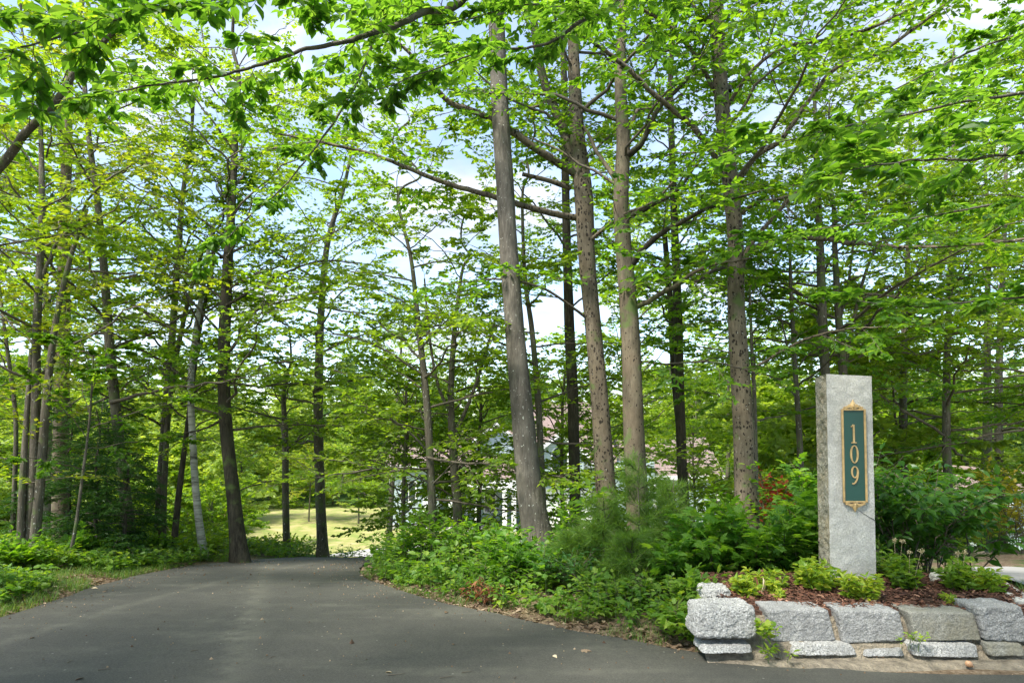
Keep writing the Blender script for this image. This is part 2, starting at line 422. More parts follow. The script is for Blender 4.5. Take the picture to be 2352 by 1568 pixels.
def leaves(mb, tmpl, C, A, Nn, Ln, Wd, mat=0, rnd=None, rng=None):
    """C centres (base), A axis, Nn normal, Ln length, Wd width ratio"""
    tv, tf = tmpl
    n = len(C)
    if n == 0:
        return
    A = nrm(A); B = nrm(np.cross(Nn, A)); W = np.cross(A, B)
    Ln = np.broadcast_to(np.asarray(Ln, float), (n,))
    Wd = np.broadcast_to(np.asarray(Wd, float), (n,))
    V = C[:, None, :] + Ln[:, None, None] * (tv[None, :, 0:1] * A[:, None, :] + (tv[None, :, 1:2] * Wd[:, None, None]) * B[:, None, :] + tv[None, :, 2:3] * W[:, None, :])
    k = len(tv)
    F = (tf[None] + (np.arange(n) * k)[:, None, None]).reshape(-1, 3)
    if rnd is None:
        rnd = rng.random(n)
    mb.add(V.reshape(-1, 3), F, mat, np.repeat(rnd, len(tf)))

def side_children(rng, S, T, Lp, t, n_alt, ang, l_fac, up=0.0, spread=0.2):
    """children directions off parents: S start points, T tangents, side alternates"""
    n = len(S)
    H = nrm(np.cross(T, Z3) + rng.normal(0, 0.02, (n, 3)))
    a = ang + rng.normal(0, 0.18, n)
    side = n_alt
    D = T * np.cos(a)[:, None] + H * (side * np.sin(a))[:, None]
    D[:, 2] += up + rng.normal(0, spread, n)
    D = nrm(D)
    Lc = Lp * l_fac * rng.uniform(0.6, 1.25, n)
    return D, Lc

def foliage(mb, rng, S2, D2, L2, n3=6, nl=6, leaf=0.08, wr=0.55, tmpl=T_RHOMB, twig_tubes=True, droop=0.10, l3=0.42,
            flat=0.35, mat_leaf=0, mat_bark=1, r2=0.006, tone=None, hang=0.25, gap=0.0):
    """second order branches (vectorised) -> twigs -> leaves"""
    n = len(S2)
    if n == 0:
        return
    ts = np.linspace(0, 1, 4)
    bend = rng.normal(0, 0.10, (n, 3)); bend[:, 2] = -droop + rng.normal(0, 0.05, n)
    def p2(t):
        return S2 + D2 * (L2 * t)[:, None] + bend * (L2 * t * t)[:, None]
    def t2(t):
        return nrm(D2 + 2 * bend * t[:, None])
    if twig_tubes:
        Pt = np.stack([p2(np.full(n, t)) for t in ts], 1)
        R = np.clip(L2, 0.2, 3)[:, None] * r2 * np.array([1.0, 0.72, 0.45, 0.18])[None]
        tubes(mb, Pt, R, 4, mat_bark)
    tn = tone if tone is not None else np.zeros(n)
    # third order
    idx = np.repeat(np.arange(n), n3)
    k = np.tile(np.arange(n3), n)
    t = (k + 0.6 + rng.uniform(-0.3, 0.3, len(k))) / n3
    t = np.clip(t, 0.08, 1.0)
    base = (S2 + 0)[idx] + D2[idx] * (L2[idx] * t)[:, None] + bend[idx] * (L2[idx] * t * t)[:, None]
    tan = nrm(D2[idx] + 2 * bend[idx] * t[:, None])
    side = np.where(k % 2 == 0, 1.0, -1.0)
    D3, L3 = side_children(rng, base, tan, L2[idx] * (1.15 - 0.7 * t), t, side, 0.75, l3, up=-0.02, spread=0.26)
    keep = rng.random(len(L3)) > gap
    base, D3, L3, idx = base[keep], D3[keep], L3[keep], idx[keep]
    if twig_tubes:
        Pt = np.stack([base, base + D3 * L3[:, None]], 1)
        tubes(mb, Pt, np.stack([np.full(len(L3), 0.0024), np.full(len(L3), 0.0010)], 1), 3, mat_bark)
    # leaves
    j = np.repeat(np.arange(len(L3)), nl)
    kk = np.tile(np.arange(nl), len(L3))
    tt = (kk + 0.8 + rng.uniform(-0.3, 0.3, len(kk))) / nl
    C = base[j] + D3[j] * (L3[j] * np.clip(tt, 0.05, 1))[:, None]
    T = D3[j]
    H = nrm(np.cross(T, Z3))
    sd = np.where(kk % 2 == 0, 1.0, -1.0)
    a = 0.85 + rng.normal(0, 0.3, len(kk))
    A = T * np.cos(a)[:, None] + H * (sd * np.sin(a))[:, None]
    A[:, 2] -= hang * rng.random(len(kk)) * 1.4
    Nn = np.zeros_like(A); Nn[:, 2] = 1
    Nn += rng.normal(0, flat, Nn.shape)
    rnd = np.clip(0.5 + tn[idx][j] + rng.normal(0, 0.20, len(kk)), 0, 1)
    Ls = leaf * rng.uniform(0.65, 1.25, len(kk))
    leaves(mb, tmpl, C, A, Nn, Ls, wr * rng.uniform(0.8, 1.2, len(kk)), mat_leaf, rnd)

def limb_foliage(mb, rng, pts, rad, spacing=0.26, l2=1.2, t0=0.25, ang=0.85, up=0.06, tone=0.0, **kw):
    """hang side branches with leaves on a limb polyline"""
    seg = np.linalg.norm(np.diff(pts, axis=0), axis=1)
    s = np.concatenate([[0], np.cumsum(seg)])
    tot = s[-1]
    n = max(2, int(tot * (1 - t0) / spacing))
    ss = tot * (t0 + (1 - t0) * (np.arange(n) + rng.uniform(0.2, 0.8, n)) / n)
    S = np.stack([np.interp(ss, s, pts[:, i]) for i in range(3)], 1)
    S2 = np.stack([np.interp(np.minimum(ss + 0.05, tot), s, pts[:, i]) for i in range(3)], 1)
    S1 = np.stack([np.interp(np.maximum(ss - 0.05, 0), s, pts[:, i]) for i in range(3)], 1)
    T = nrm(S2 - S1)
    f = (ss / tot - t0) / (1 - t0)
    D, Lc = side_children(rng, S, T, np.full(n, l2) * (1.0 - 0.55 * f), f, np.where(np.arange(n) % 2 == 0, 1.0, -1.0), ang, 1.0, up=up + 0.05, spread=0.36)
    # the tip itself goes on
    S = np.vstack([S, pts[-1:]]); D = np.vstack([D, nrm(pts[-1:] - pts[-3:-2])]); Lc = np.append(Lc, l2 * 0.5)
    tn = tone + rng.normal(0, 0.10, len(S))
    foliage(mb, rng, S, D, Lc, tone=tn, **kw)

def trunk_mesh(mb, rng, pts, rad, S=14, K=None, mat=0, flare=0.55, knob=0.035):
    """pts control points (n,3) from base up, rad at each"""
    ctl = np.hstack([np.asarray(pts, float), np.asarray(rad, float)[:, None]])
    tot = np.linalg.norm(np.diff(ctl[:, :3], axis=0), axis=1).sum()
    K = K or int(max(12, tot * 9))
    q = spline(ctl, K)
    p, r = q[:, :3], np.clip(q[:, 3], 0.004, 9)
    hgt = p[:, 2] - p[0, 2]
    r = r * (1 + flare * np.exp(-np.clip(hgt, 0, 99) / 0.22))
    th = np.arange(S) * 2 * math.pi / S
    ph = rng.uniform(0, 6.28, 6)
    R = 1 + knob * (np.sin(2 * th[None] + hgt[:, None] * 1.3 + ph[0]) + 0.8 * np.sin(3 * th[None] - hgt[:, None] * 2.1 + ph[1]) + 0.6 * np.sin(5 * th[None] + hgt[:, None] * 4.0 + ph[2]))
    R = R + rng.normal(0, knob * 0.25, R.shape)
    R = R + (0.16 * np.exp(-np.clip(hgt, 0, 99) / 0.25))[:, None] * np.sin(5 * th[None] + ph[3])
    tubes(mb, p, r, S, mat, True, rough=R[None])
    return p, r

# ------------------------------------------------------------------ ground, road
RL = np.array([hit(*q)[:2] for q in [(0, 1420), (122, 1381), (210, 1349), (342, 1315), (440, 1298), (571, 1285)]])
RL = np.vstack([[(-5.6, 3.6), (-9.0, 2.0), (-30, 0.5)][::-1], RL, [(-3.9, 13.0), (-2.7, 16.0), (0.2, 20.0), (4.0, 24.0), (9.0, 27.0)]])
RR = np.array([hit(*q)[:2] for q in [(1530, 1490), (1447, 1471), (1320, 1449), (1225, 1430), (1147, 1410), (1098, 1401), (1001, 1381), (928, 1359), (845, 1330), (820, 1312), (832, 1297)]])
RR = np.vstack([[(40, 4.30), (3.9, 4.36), (2.75, 4.38), (2.3, 4.43), (1.62, 4.62)], RR, [(-1.55, 12.0), (0.2, 15.5), (3.2, 19.0), (8.0, 22.5), (14.0, 24.0)]])
RR = RR[np.argsort(RR[:, 1])]
RL = RL[np.argsort(RL[:, 1])]
def xl(y): return np.interp(y, RL[:, 1], RL[:, 0])
def xr(y): return np.where(np.asarray(y) < 4.30, 40.0, np.interp(y, RR[:, 1], RR[:, 0]))
def vnoise(x, y, s, seed=0):
    """cheap smooth value noise"""
    r = np.random.RandomState(seed).rand(64, 64)
    u = np.asarray(x, float) / s; v = np.asarray(y, float) / s
    i = np.floor(u).astype(int); j = np.floor(v).astype(int)
    fu = u - i; fv = v - j
    fu = fu * fu * (3 - 2 * fu); fv = fv * fv * (3 - 2 * fv)
    g = lambda a, b: r[a % 64, b % 64]
    return (g(i, j) * (1 - fu) + g(i + 1, j) * fu) * (1 - fv) + (g(i, j + 1) * (1 - fu) + g(i + 1, j + 1) * fu) * fv - 0.5
def terr(x, y):
    x = np.asarray(x, float); y = np.asarray(y, float)
    z = prof(y)
    dl = xl(y) - x; dr = x - xr(y)
    d = np.maximum(dl, dr)                 # > 0 outside the road
    d = np.where(y > 27, 5.0, d)
    rough = np.clip(d / 0.6, 0, 1)
    wl_ = 1 - np.clip((x - 0.5) / 0.8, 0, 1) * np.clip((5.6 - y) / 0.6, 0, 1)
    bank = 0.14 * np.clip(d / 1.6, 0, 1) * (y < 27) * wl_
    rough = rough * (0.15 + 0.85 * wl_)
    far = np.clip((y - 30) / 30, 0, 1)
    z = z + bank + rough * (0.09 * vnoise(x, y, 1.3, 1) + 0.05 * vnoise(x, y, 0.45, 2)) * (1 - far * 0.7) + far * 0.6 * vnoise(x, y, 9.0, 3)
    z = z + 0.025 * np.clip(y - 75, 0, 500) * (0.8 + 0.5 * vnoise(x, y, 60.0, 4))
    z = np.where(d < 0.0, z - 0.05, z - 0.012)
    return z
def grid_mesh(xs, ys, zf, mb, mat=0, smooth=True):
    X, Y = np.meshgrid(xs, ys)
    V = np.stack([X, Y, zf(X, Y)], -1).reshape(-1, 3)
    idx = np.arange(len(xs) * len(ys)).reshape(len(ys), len(xs))
    F = np.stack([idx[:-1, :-1], idx[:-1, 1:], idx[1:, 1:], idx[1:, :-1]], -1).reshape(-1, 4)
    mb.add(V, F, mat, 0.5, smooth)

m, t, out = new_mat('woodland soil')
tc = N(t, 'ShaderNodeTexCoord')
pos = tc.outputs['Object']
n1 = N(t, 'ShaderNodeTexNoise', {'Vector': pos, 'Scale': 1.3, 'Detail': 9, 'Roughness': 0.65})
n2 = N(t, 'ShaderNodeTexNoise', {'Vector': pos, 'Scale': 26.0, 'Detail': 6, 'Roughness': 0.7})
soil = ramp(t, n2.outputs['Fac'], [(0.3, (0.07, 0.045, 0.028)), (0.5, (0.20, 0.145, 0.095)), (0.7, (0.36, 0.28, 0.20))])
grn = ramp(t, n2.outputs['Fac'], [(0.3, (0.025, 0.06, 0.012)), (0.7, (0.10, 0.18, 0.04))])
gm = N(t, 'ShaderNodeMapRange', {0: n1.outputs['Fac'], 1: 0.45, 2: 0.58}, interpolation_type='SMOOTHSTEP')
sep = N(t, 'ShaderNodeSeparateXYZ', {0: pos})
near = N(t, 'ShaderNodeMapRange', {0: sep.outputs[1], 1: 5.5, 2: 9.0})
mxf = N(t, 'ShaderNodeMath', {0: gm.outputs[0], 1: near.outputs[0]}, operation='MULTIPLY')
farg = N(t, 'ShaderNodeMapRange', {0: sep.outputs[1], 1: 12.0, 2: 18.0})
mxf = N(t, 'ShaderNodeMath', {0: mxf.outputs[0], 1: farg.outputs[0]}, operation='MAXIMUM')
col = N(t, 'ShaderNodeMix', {0: mxf.outputs[0], 6: soil, 7: grn}, data_type='RGBA').outputs[2]
lawn = ramp(t, n1.outputs['Fac'], [(0.35, (0.16, 0.22, 0.05)), (0.5, (0.26, 0.26, 0.09)), (0.65, (0.37, 0.31, 0.16))])
lf = N(t, 'ShaderNodeMapRange', {0: sep.outputs[1], 1: 26.0, 2: 29.0})
lf2 = N(t, 'ShaderNodeMapRange', {0: sep.outputs[1], 1: 58.0, 2: 52.0})
lf3 = N(t, 'ShaderNodeMath', {0: lf.outputs[0], 1: lf2.outputs[0]}, operation='MULTIPLY')
col = N(t, 'ShaderNodeMix', {0: lf3.outputs[0], 6: col, 7: lawn}, data_type='RGBA').outputs[2]
b = N(t, 'ShaderNodeBsdfPrincipled', {'Base Color': col, 'Roughness': 0.95, 'Specular IOR Level': 0.1})
bp = N(t, 'ShaderNodeBump', {'Height': n2.outputs['Fac'], 'Strength': 0.8, 'Distance': 0.04})
t.links.new(bp.outputs[0], b.inputs['Normal']); t.links.new(b.outputs[0], out.inputs[0])
M['soil'] = m

g = MB()
ysn = np.concatenate([np.arange(-10, 2, 0.5), np.arange(2, 14, 0.09), np.arange(14, 30, 0.3), np.arange(30, 80, 1.5), np.geomspace(80, 900, 40)])
xsn = np.concatenate([-np.geomspace(900, 21, 40), np.arange(-20, -7, 0.4), np.arange(-7, 7, 0.09), np.arange(7, 20, 0.4), np.geomspace(21, 900, 40)])
grid_mesh(xsn, ysn, terr, g)
tag(g.build('ground', M['soil']), kind='structure')

# asphalt
m, t, out = new_mat('worn asphalt')
tc = N(t, 'ShaderNodeTexCoord'); pos = tc.outputs['Object']
sep = N(t, 'ShaderNodeSeparateXYZ', {0: pos})
nf = N(t, 'ShaderNodeTexNoise', {'Vector': pos, 'Scale': 75.0, 'Detail': 6, 'Roughness': 0.9})
nb = N(t, 'ShaderNodeTexNoise', {'Vector': pos, 'Scale': 1.1, 'Detail': 9, 'Roughness': 0.62})
nm = N(t, 'ShaderNodeTexNoise', {'Vector': pos, 'Scale': 7.0, 'Detail': 8, 'Roughness': 0.7})
col = ramp(t, nf.outputs['Fac'], [(0.30, (0.020, 0.0195, 0.0165)), (0.5, (0.056, 0.0545, 0.046)), (0.70, (0.120, 0.117, 0.099))])
def line_mask(ax, ay, bx, by, w, wob):
    dx, dy = bx - ax, by - ay
    ln = math.hypot(dx, dy); nx, ny = -dy / ln, dx / ln; c = -(nx * ax + ny * ay)
    a1 = N(t, 'ShaderNodeMath', {0: sep.outputs[0], 1: nx}, operation='MULTIPLY')
    a2 = N(t, 'ShaderNodeMath', {0: sep.outputs[1], 1: ny, 2: a1.outputs[0]}, operation='MULTIPLY_ADD')
    a3 = N(t, 'ShaderNodeMath', {0: a2.outputs[0], 1: c}, operation='ADD')
    a4 = N(t, 'ShaderNodeMath', {0: nm.outputs['Fac'], 1: wob, 2: a3.outputs[0]}, operation='MULTIPLY_ADD')
    a5 = N(t, 'ShaderNodeMath', {0: a4.outputs[0]}, operation='ABSOLUTE')
    return N(t, 'ShaderNodeMapRange', {0: a5.outputs[0], 1: w, 2: 0.0}, interpolation_type='SMOOTHSTEP').outputs[0]
q1, q2 = hit(640, 1330), hit(600, 1560)
q3, q4 = hit(330, 1385), hit(20, 1480)
q5, q6 = hit(500, 1345), hit(330, 1385)
ms = [(line_mask(q1[0], q1[1], q2[0], q2[1], 0.20, 0.34), 0.30), (line_mask(q3[0], q3[1], q4[0], q4[1], 0.13, 0.12), 0.28)]
tot = None
for mk, wgt in ms:
    s_ = N(t, 'ShaderNodeMath', {0: mk, 1: wgt}, operation='MULTIPLY').outputs[0]
    tot = s_ if tot is None else N(t, 'ShaderNodeMath', {0: tot, 1: s_}, operation='MAXIMUM').outputs[0]
pb = N(t, 'ShaderNodeMapRange', {0: nb.outputs['Fac'], 1: 0.40, 2: 0.68, 3: 0.04, 4: 0.22}).outputs[0]
mp = N(t, 'ShaderNodeMapping', {'Vector': pos, 'Scale': (0.35, 2.2, 1)})
ns = N(t, 'ShaderNodeTexNoise', {'Vector': mp.outputs[0], 'Scale': 1.6, 'Detail': 6})
pc = N(t, 'ShaderNodeMapRange', {0: ns.outputs['Fac'], 1: 0.52, 2: 0.70, 3: 0.0, 4: 0.28}).outputs[0]
gr = N(t, 'ShaderNodeMapRange', {0: nm.outputs['Fac'], 1: 0.35, 2: 0.65, 3: 0.2, 4: 1.3}).outputs[0]
tot = N(t, 'ShaderNodeMath', {0: tot, 1: pb}, operation='ADD').outputs[0]
tot = N(t, 'ShaderNodeMath', {0: tot, 1: pc}, operation='ADD').outputs[0]
tot = N(t, 'ShaderNodeMath', {0: tot, 1: gr}, operation='MULTIPLY', use_clamp=True).outputs[0]
col = N(t, 'ShaderNodeMix', {0: tot, 6: col, 7: (0.155, 0.150, 0.116, 1)}, data_type='RGBA').outputs[2]
wv = N(t, 'ShaderNodeVectorMath', {0: pos, 1: nm.outputs['Color']}, operation='ADD')
ck = N(t, 'ShaderNodeTexVoronoi', {'Vector': wv.outputs[0], 'Scale': 0.55}, feature='DISTANCE_TO_EDGE')
c1 = N(t, 'ShaderNodeMapRange', {0: ck.outputs['Distance'], 1: 0.0, 2: 0.006, 3: 1.0, 4: 0.0}).outputs[0]
c2 = N(t, 'ShaderNodeMapRange', {0: nb.outputs['Fac'], 1: 0.52, 2: 0.60, 3: 0.0, 4: 0.55}).outputs[0]
c3 = N(t, 'ShaderNodeMath', {0: c1, 1: c2}, operation='MULTIPLY').outputs[0]
col = N(t, 'ShaderNodeMix', {0: c3, 6: col, 7: (0.02, 0.02, 0.018, 1)}, data_type='RGBA').outputs[2]
vo = N(t, 'ShaderNodeTexVoronoi', {'Vector': pos, 'Scale': 16.0})
sc_ = N(t, 'ShaderNodeSeparateColor', {0: vo.outputs['Color']})
g1 = N(t, 'ShaderNodeMath', {0: sc_.outputs[0], 1: 0.93}, operation='GREATER_THAN')
g2 = N(t, 'ShaderNodeMath', {0: vo.outputs['Distance'], 1: 0.13}, operation='LESS_THAN')
g3 = N(t, 'ShaderNodeMath', {0: g1.outputs[0], 1: g2.outputs[0]}, operation='MULTIPLY')
g3 = N(t, 'ShaderNodeMath', {0: g3.outputs[0], 1: 0.4}, operation='MULTIPLY')
col = N(t, 'ShaderNodeMix', {0: g3.outputs[0], 6: col, 7: (0.4, 0.39, 0.34, 1)}, data_type='RGBA').outputs[2]
b = N(t, 'ShaderNodeBsdfPrincipled', {'Base Color': col, 'Roughness': 0.82, 'Specular IOR Level': 0.35})
bp = N(t, 'ShaderNodeBump', {'Height': nf.outputs['Fac'], 'Strength': 0.7, 'Distance': 0.008})
t.links.new(bp.outputs[0], b.inputs['Normal']); t.links.new(b.outputs[0], out.inputs[0])
M['asphalt'] = m

rng = np.random.default_rng(11)
g = MB()
ys = np.concatenate([np.arange(-8, 3.5, 0.25), np.arange(3.5, 4.25, 0.05), np.arange(4.25, 4.7, 0.01), np.arange(4.7, 14, 0.05), np.arange(14, 27, 0.2)])
K = 90
u = np.linspace(0, 1, K)
wl = 0.05 * vnoise(ys * 1.0, ys * 0, 0.25, 5) + 0.02 * vnoise(ys, ys * 0, 0.06, 6)
wr_ = 0.05 * vnoise(ys * 1.0, ys * 0 + 7, 0.22, 7) + 0.02 * vnoise(ys, ys * 0, 0.06, 8)
A_ = np.where(ys < 3.5, -30 + 0 * ys, xl(ys)) + wl
A_ = np.minimum(A_, xl(ys) + wl)
B_ = xr(ys) + wr_
X = A_[:, None] * (1 - u[None]) + B_[:, None] * u[None]
Y = np.repeat(ys[:, None], K, 1)
Zr = prof(Y) + 0.0
V = np.stack([X, Y, Zr], -1)
idx = np.arange(len(ys) * K).reshape(len(ys), K)
F = np.stack([idx[:-1, :-1], idx[:-1, 1:], idx[1:, 1:], idx[1:, :-1]], -1).reshape(-1, 4)
g.add(V.reshape(-1, 3), F, 0, 0.5, True)
# thickness lip along both edges
for e, col_ in ((0, X[:, 0]), (1, X[:, -1])):
    top = V[:, 0 if e == 0 else -1]
    bot = top.copy(); bot[:, 2] -= 0.06; bot[:, 0] += -0.01 if e == 0 else 0.01
    n_ = len(ys)
    ii = np.arange(n_ - 1)
    fa = np.stack([ii, ii + 1, n_ + ii + 1, n_ + ii], -1) if e else np.stack([ii + 1, ii, n_ + ii, n_ + ii + 1], -1)
    g.add(np.vstack([top, bot]), fa, 0)
tag(g.build('driveway', M['asphalt']), kind='structure')
# lower drive by the house: pale sunlit apron
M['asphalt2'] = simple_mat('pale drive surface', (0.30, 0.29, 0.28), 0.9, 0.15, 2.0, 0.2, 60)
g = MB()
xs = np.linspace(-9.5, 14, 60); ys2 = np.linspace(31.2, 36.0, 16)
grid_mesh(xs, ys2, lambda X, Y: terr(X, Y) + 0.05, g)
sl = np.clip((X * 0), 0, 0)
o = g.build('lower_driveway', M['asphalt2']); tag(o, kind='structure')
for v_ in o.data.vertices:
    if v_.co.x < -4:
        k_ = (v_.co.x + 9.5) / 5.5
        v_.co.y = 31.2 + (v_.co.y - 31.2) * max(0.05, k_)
# side road at the right
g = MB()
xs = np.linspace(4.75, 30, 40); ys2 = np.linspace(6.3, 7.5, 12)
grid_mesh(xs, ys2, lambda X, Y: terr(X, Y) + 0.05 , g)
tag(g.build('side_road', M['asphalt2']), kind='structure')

exec_after = []
# ================================================================== TREES
tree_rng = random.Random(5)
def make_tree(label, ctl, mat, leafmat, seed, cat='tree', name='tree', base=None, limbs=(), auto=None, S=14, flare=0.55, knob=0.03,
              stubs=(), top=None, leaf=0.090, dens=1.0, tone=0.0, group=None, forks=(), spacing=0.21, l2=1.25, nl=7, n3=8, wr=0.62, thin=1.0, gap=0.0, tmpl=T_RHOMB, t0=0.25,
              flat=0.6):
    """ctl: [(px, py, depth, width_px)] from the base up; limbs: [([(px,py,d)..], w0, w1)]"""
    rng = np.random.default_rng(seed)
    pts = []; rad = []
    for (px, py, d, w) in ctl:
        pts.append(P(px, py, d)); rad.append(w * 0.5 * pxscale(d) * (0.82 if (px < 480 and len(ctl) > 5) else 0.95))
    p0 = pts[0]
    gz = float(terr(p0[0], p0[1]))
    if p0[2] > gz + 0.02:          # run the trunk down to the ground
        dirn = pts[0] - pts[1]
        dirn = dirn / abs(dirn[2])
        k = p0[2] - gz + 0.12
        pts.insert(0, p0 + dirn * k * np.array([0.6, 0.6, 1.0])); rad.insert(0, rad[0] * 1.08)
        pts[0][2] = gz - 0.12
    else:
        pts[0] = np.array([p0[0], p0[1], gz - 0.12])
    if top:                        # carry on above the frame
        h, taper = top
        dirn = nrm(pts[-1] - pts[-2]); dirn = nrm(dirn * np.array([0.5, 0.5, 1.0]))
        r_ = rad[-1]
        for i in range(1, 5):
            pts.append(pts[-1] + dirn * h / 4 + rng.normal(0, 0.12, 3) * np.array([1, 1, 0])); rad.append(max(0.015, r_ * (1 - (1 - taper) * i / 4)))
    org = np.array([pts[0][0], pts[0][1], gz])
    root = thing(name, org, label, cat, group)
    mb = MB()
    tp, tr = trunk_mesh(mb, rng, pts, rad, S, flare=flare, knob=knob, mat=0)
    for (fk, w0, w1) in forks:      # leaders that share the trunk's bark
        q = np.array([P(*a) for a in fk]); d = fk[0][2]
        rr = np.linspace(w0, w1, len(q)) * 0.5 * pxscale(d)
        trunk_mesh(mb, rng, q, rr, 10, flare=0, knob=knob)
    mb.build('trunk', M[mat], root, org)
    cr = MB()
    kw = dict(leaf=leaf, n3=max(2, int(n3 * dens)), nl=nl, wr=wr, gap=gap, tmpl=tmpl, flat=flat)
    for fk, w0, w1 in forks:
        q = spline(np.array([P(*a) for a in fk]), 24)
        limb_foliage(cr, rng, q, None, spacing=spacing * 1.1, l2=l2, t0=0.3, tone=tone, **kw)
    for lb in limbs:
        fk, w0, w1 = lb[:3]
        opt = lb[3] if len(lb) > 3 else {}
        q = spline(np.array([P(*a) for a in fk]), 8 * len(fk))
        q = q + np.cumsum(rng.normal(0, 0.004, q.shape), 0)
        d = fk[0][2]
        rr = np.linspace(w0 * 0.82, w1 * 0.9, len(q)) * 0.5 * pxscale(d)
        lm = MB(); tubes(lm, q, rr, 8, 0, True, rough=1 + rng.normal(0, 0.04, (1, len(q), 8)))
        lm.build('limb', M[opt.get('mat', mat)], root, org)
        if not opt.get('bare'):
            k2 = dict(kw); k2.update(opt.get('kw', {}))
            limb_foliage(cr, rng, q, rr, spacing=opt.get('spacing', spacing), l2=opt.get('l2', l2), t0=opt.get('t0', t0), tone=tone + opt.get('tone', 0), **k2)
    if auto:
        # limbs spiralling up the trunk between two heights above the ground
        h0, h1, nlimb, len0, len1, elev = auto[:6]
        nlimb = int(nlimb * min(1, (8.6 - h0) / max(0.1, h1 - h0)) + 1) if h0 < 7.5 else nlimb
        h1 = min(h1, 8.6) if h0 < 7.5 else h1
        hz = tp[:, 2] - gz
        az = rng.uniform(0, 6.28)
        for i in range(nlimb):
            f = (i + rng.uniform(0.1, 0.9)) / nlimb
            hh = h0 + (h1 - h0) * f
            c = np.array([np.interp(hh, hz, tp[:, k]) for k in range(3)])
            rt = float(np.interp(hh, hz, tr))
            az += 2.4 + rng.normal(0, 0.5)
            Lm = (len0 + (len1 - len0) * f) * rng.uniform(0.7, 1.25)
            e = elev + 0.12 + 0.3 * f + rng.normal(0, 0.22)
            d0 = np.array([math.cos(az) * math.cos(e), math.sin(az) * math.cos(e), math.sin(e)])
            tt = np.linspace(0, 1, 12)[:, None]
            q = c + d0 * Lm * tt + np.array([0, 0, -1.0]) * Lm * 0.22 * math.sin(e + 0.2) * tt ** 2
            q = q + np.cumsum(rng.normal(0, 0.018 * Lm, q.shape), 0) * np.array([1, 1, 0.6])
            rr = np.linspace(min(rt * 0.4, 0.008 * Lm + 0.004), 0.004, 12)
            tubes(cr, q, rr, 6, 1)
            limb_foliage(cr, rng, q, rr, spacing=spacing, l2=l2 * min(1, Lm / 2.2), t0=0.2, tone=tone, **kw)
    for fk, w0, w1 in stubs:
        q = spline(np.array([P(*a) for a in fk]), 10)
        lm = MB(); tubes(lm, q, np.linspace(w0, w1, 10) * 0.5 * pxscale(fk[0][2]), 8, 0, True, rough=1 + rng.normal(0, 0.08, (1, 10, 8)))
        lm.build('dead_limb', M[mat], root, org)
    if cr.n:
        cr.build('crown', [M[leafmat], M['bark_twig'] if mat != 'birch' else M['bark_twig']], root, org)
    return root

# ---- the big trees in the middle
make_tree('thick straight grey-barked tree with white lichen flecks, leaning slightly left, in front of the house',
    [(1243, 1270, 8.4, 72), (1215, 1110, 8.4, 60), (1192, 860, 8.4, 50), (1170, 600, 8.5, 46), (1158, 400, 8.6, 44), (1143, 130, 8.8, 40), (1136, -60, 9.0, 38)],
    'bark_grey', 'leaf_mid', 101, top=(6, 0.5), auto=(8.5, 13.0, 8, 2.6, 1.6, 0.35), S=20)
make_tree('tall forked tree with scattered dark marks and long bare limbs reaching left over the drive',
    [(1404, 1290, 9.2, 52), (1390, 1090, 9.2, 48), (1372, 860, 9.2, 42), (1352, 640, 9.2, 40), (1340, 450, 9.2, 44), (1325, 300, 9.3, 36), (1318, 130, 9.4, 28), (1310, -50, 9.6, 24)],
    'bark_spot', 'leaf_mid', 102, top=(5, 0.4), S=18,
    forks=[([(1334, 420, 9.25), (1290, 290, 9.4), (1245, 170, 9.5), (1225, 40, 9.7), (1215, -90, 10)], 26, 16)],
    limbs=[([(1322, 400, 9.2), (1240, 345, 9.0), (1160, 290, 8.9), (1080, 252, 8.8), (1020, 230, 8.7), (985, 195, 8.6), (930, 120, 8.5), (860, 60, 8.4)], 24, 6, dict(spacing=0.24, t0=0.35)),
           ([(1325, 498, 9.2), (1240, 482, 9.0), (1140, 452, 8.9), (1040, 425, 8.8), (940, 385, 8.7), (860, 352, 8.6), (740, 322, 8.5), (640, 300, 8.4)], 20, 5, dict(t0=0.35)),
           ([(1345, 560, 9.2), (1420, 500, 8.7), (1500, 460, 8.0), (1560, 400, 7.6)], 12, 4),
           ([(1360, 740, 9.2), (1250, 660, 8.8), (1150, 640, 8.5), (1060, 650, 8.2)], 9, 3)],
    stubs=[([(1310, 432, 9.2), (1260, 415, 9.1), (1200, 400, 9.0)], 13, 9)],
    auto=(5.2, 12.5, 18, 3.2, 1.8, 0.45))
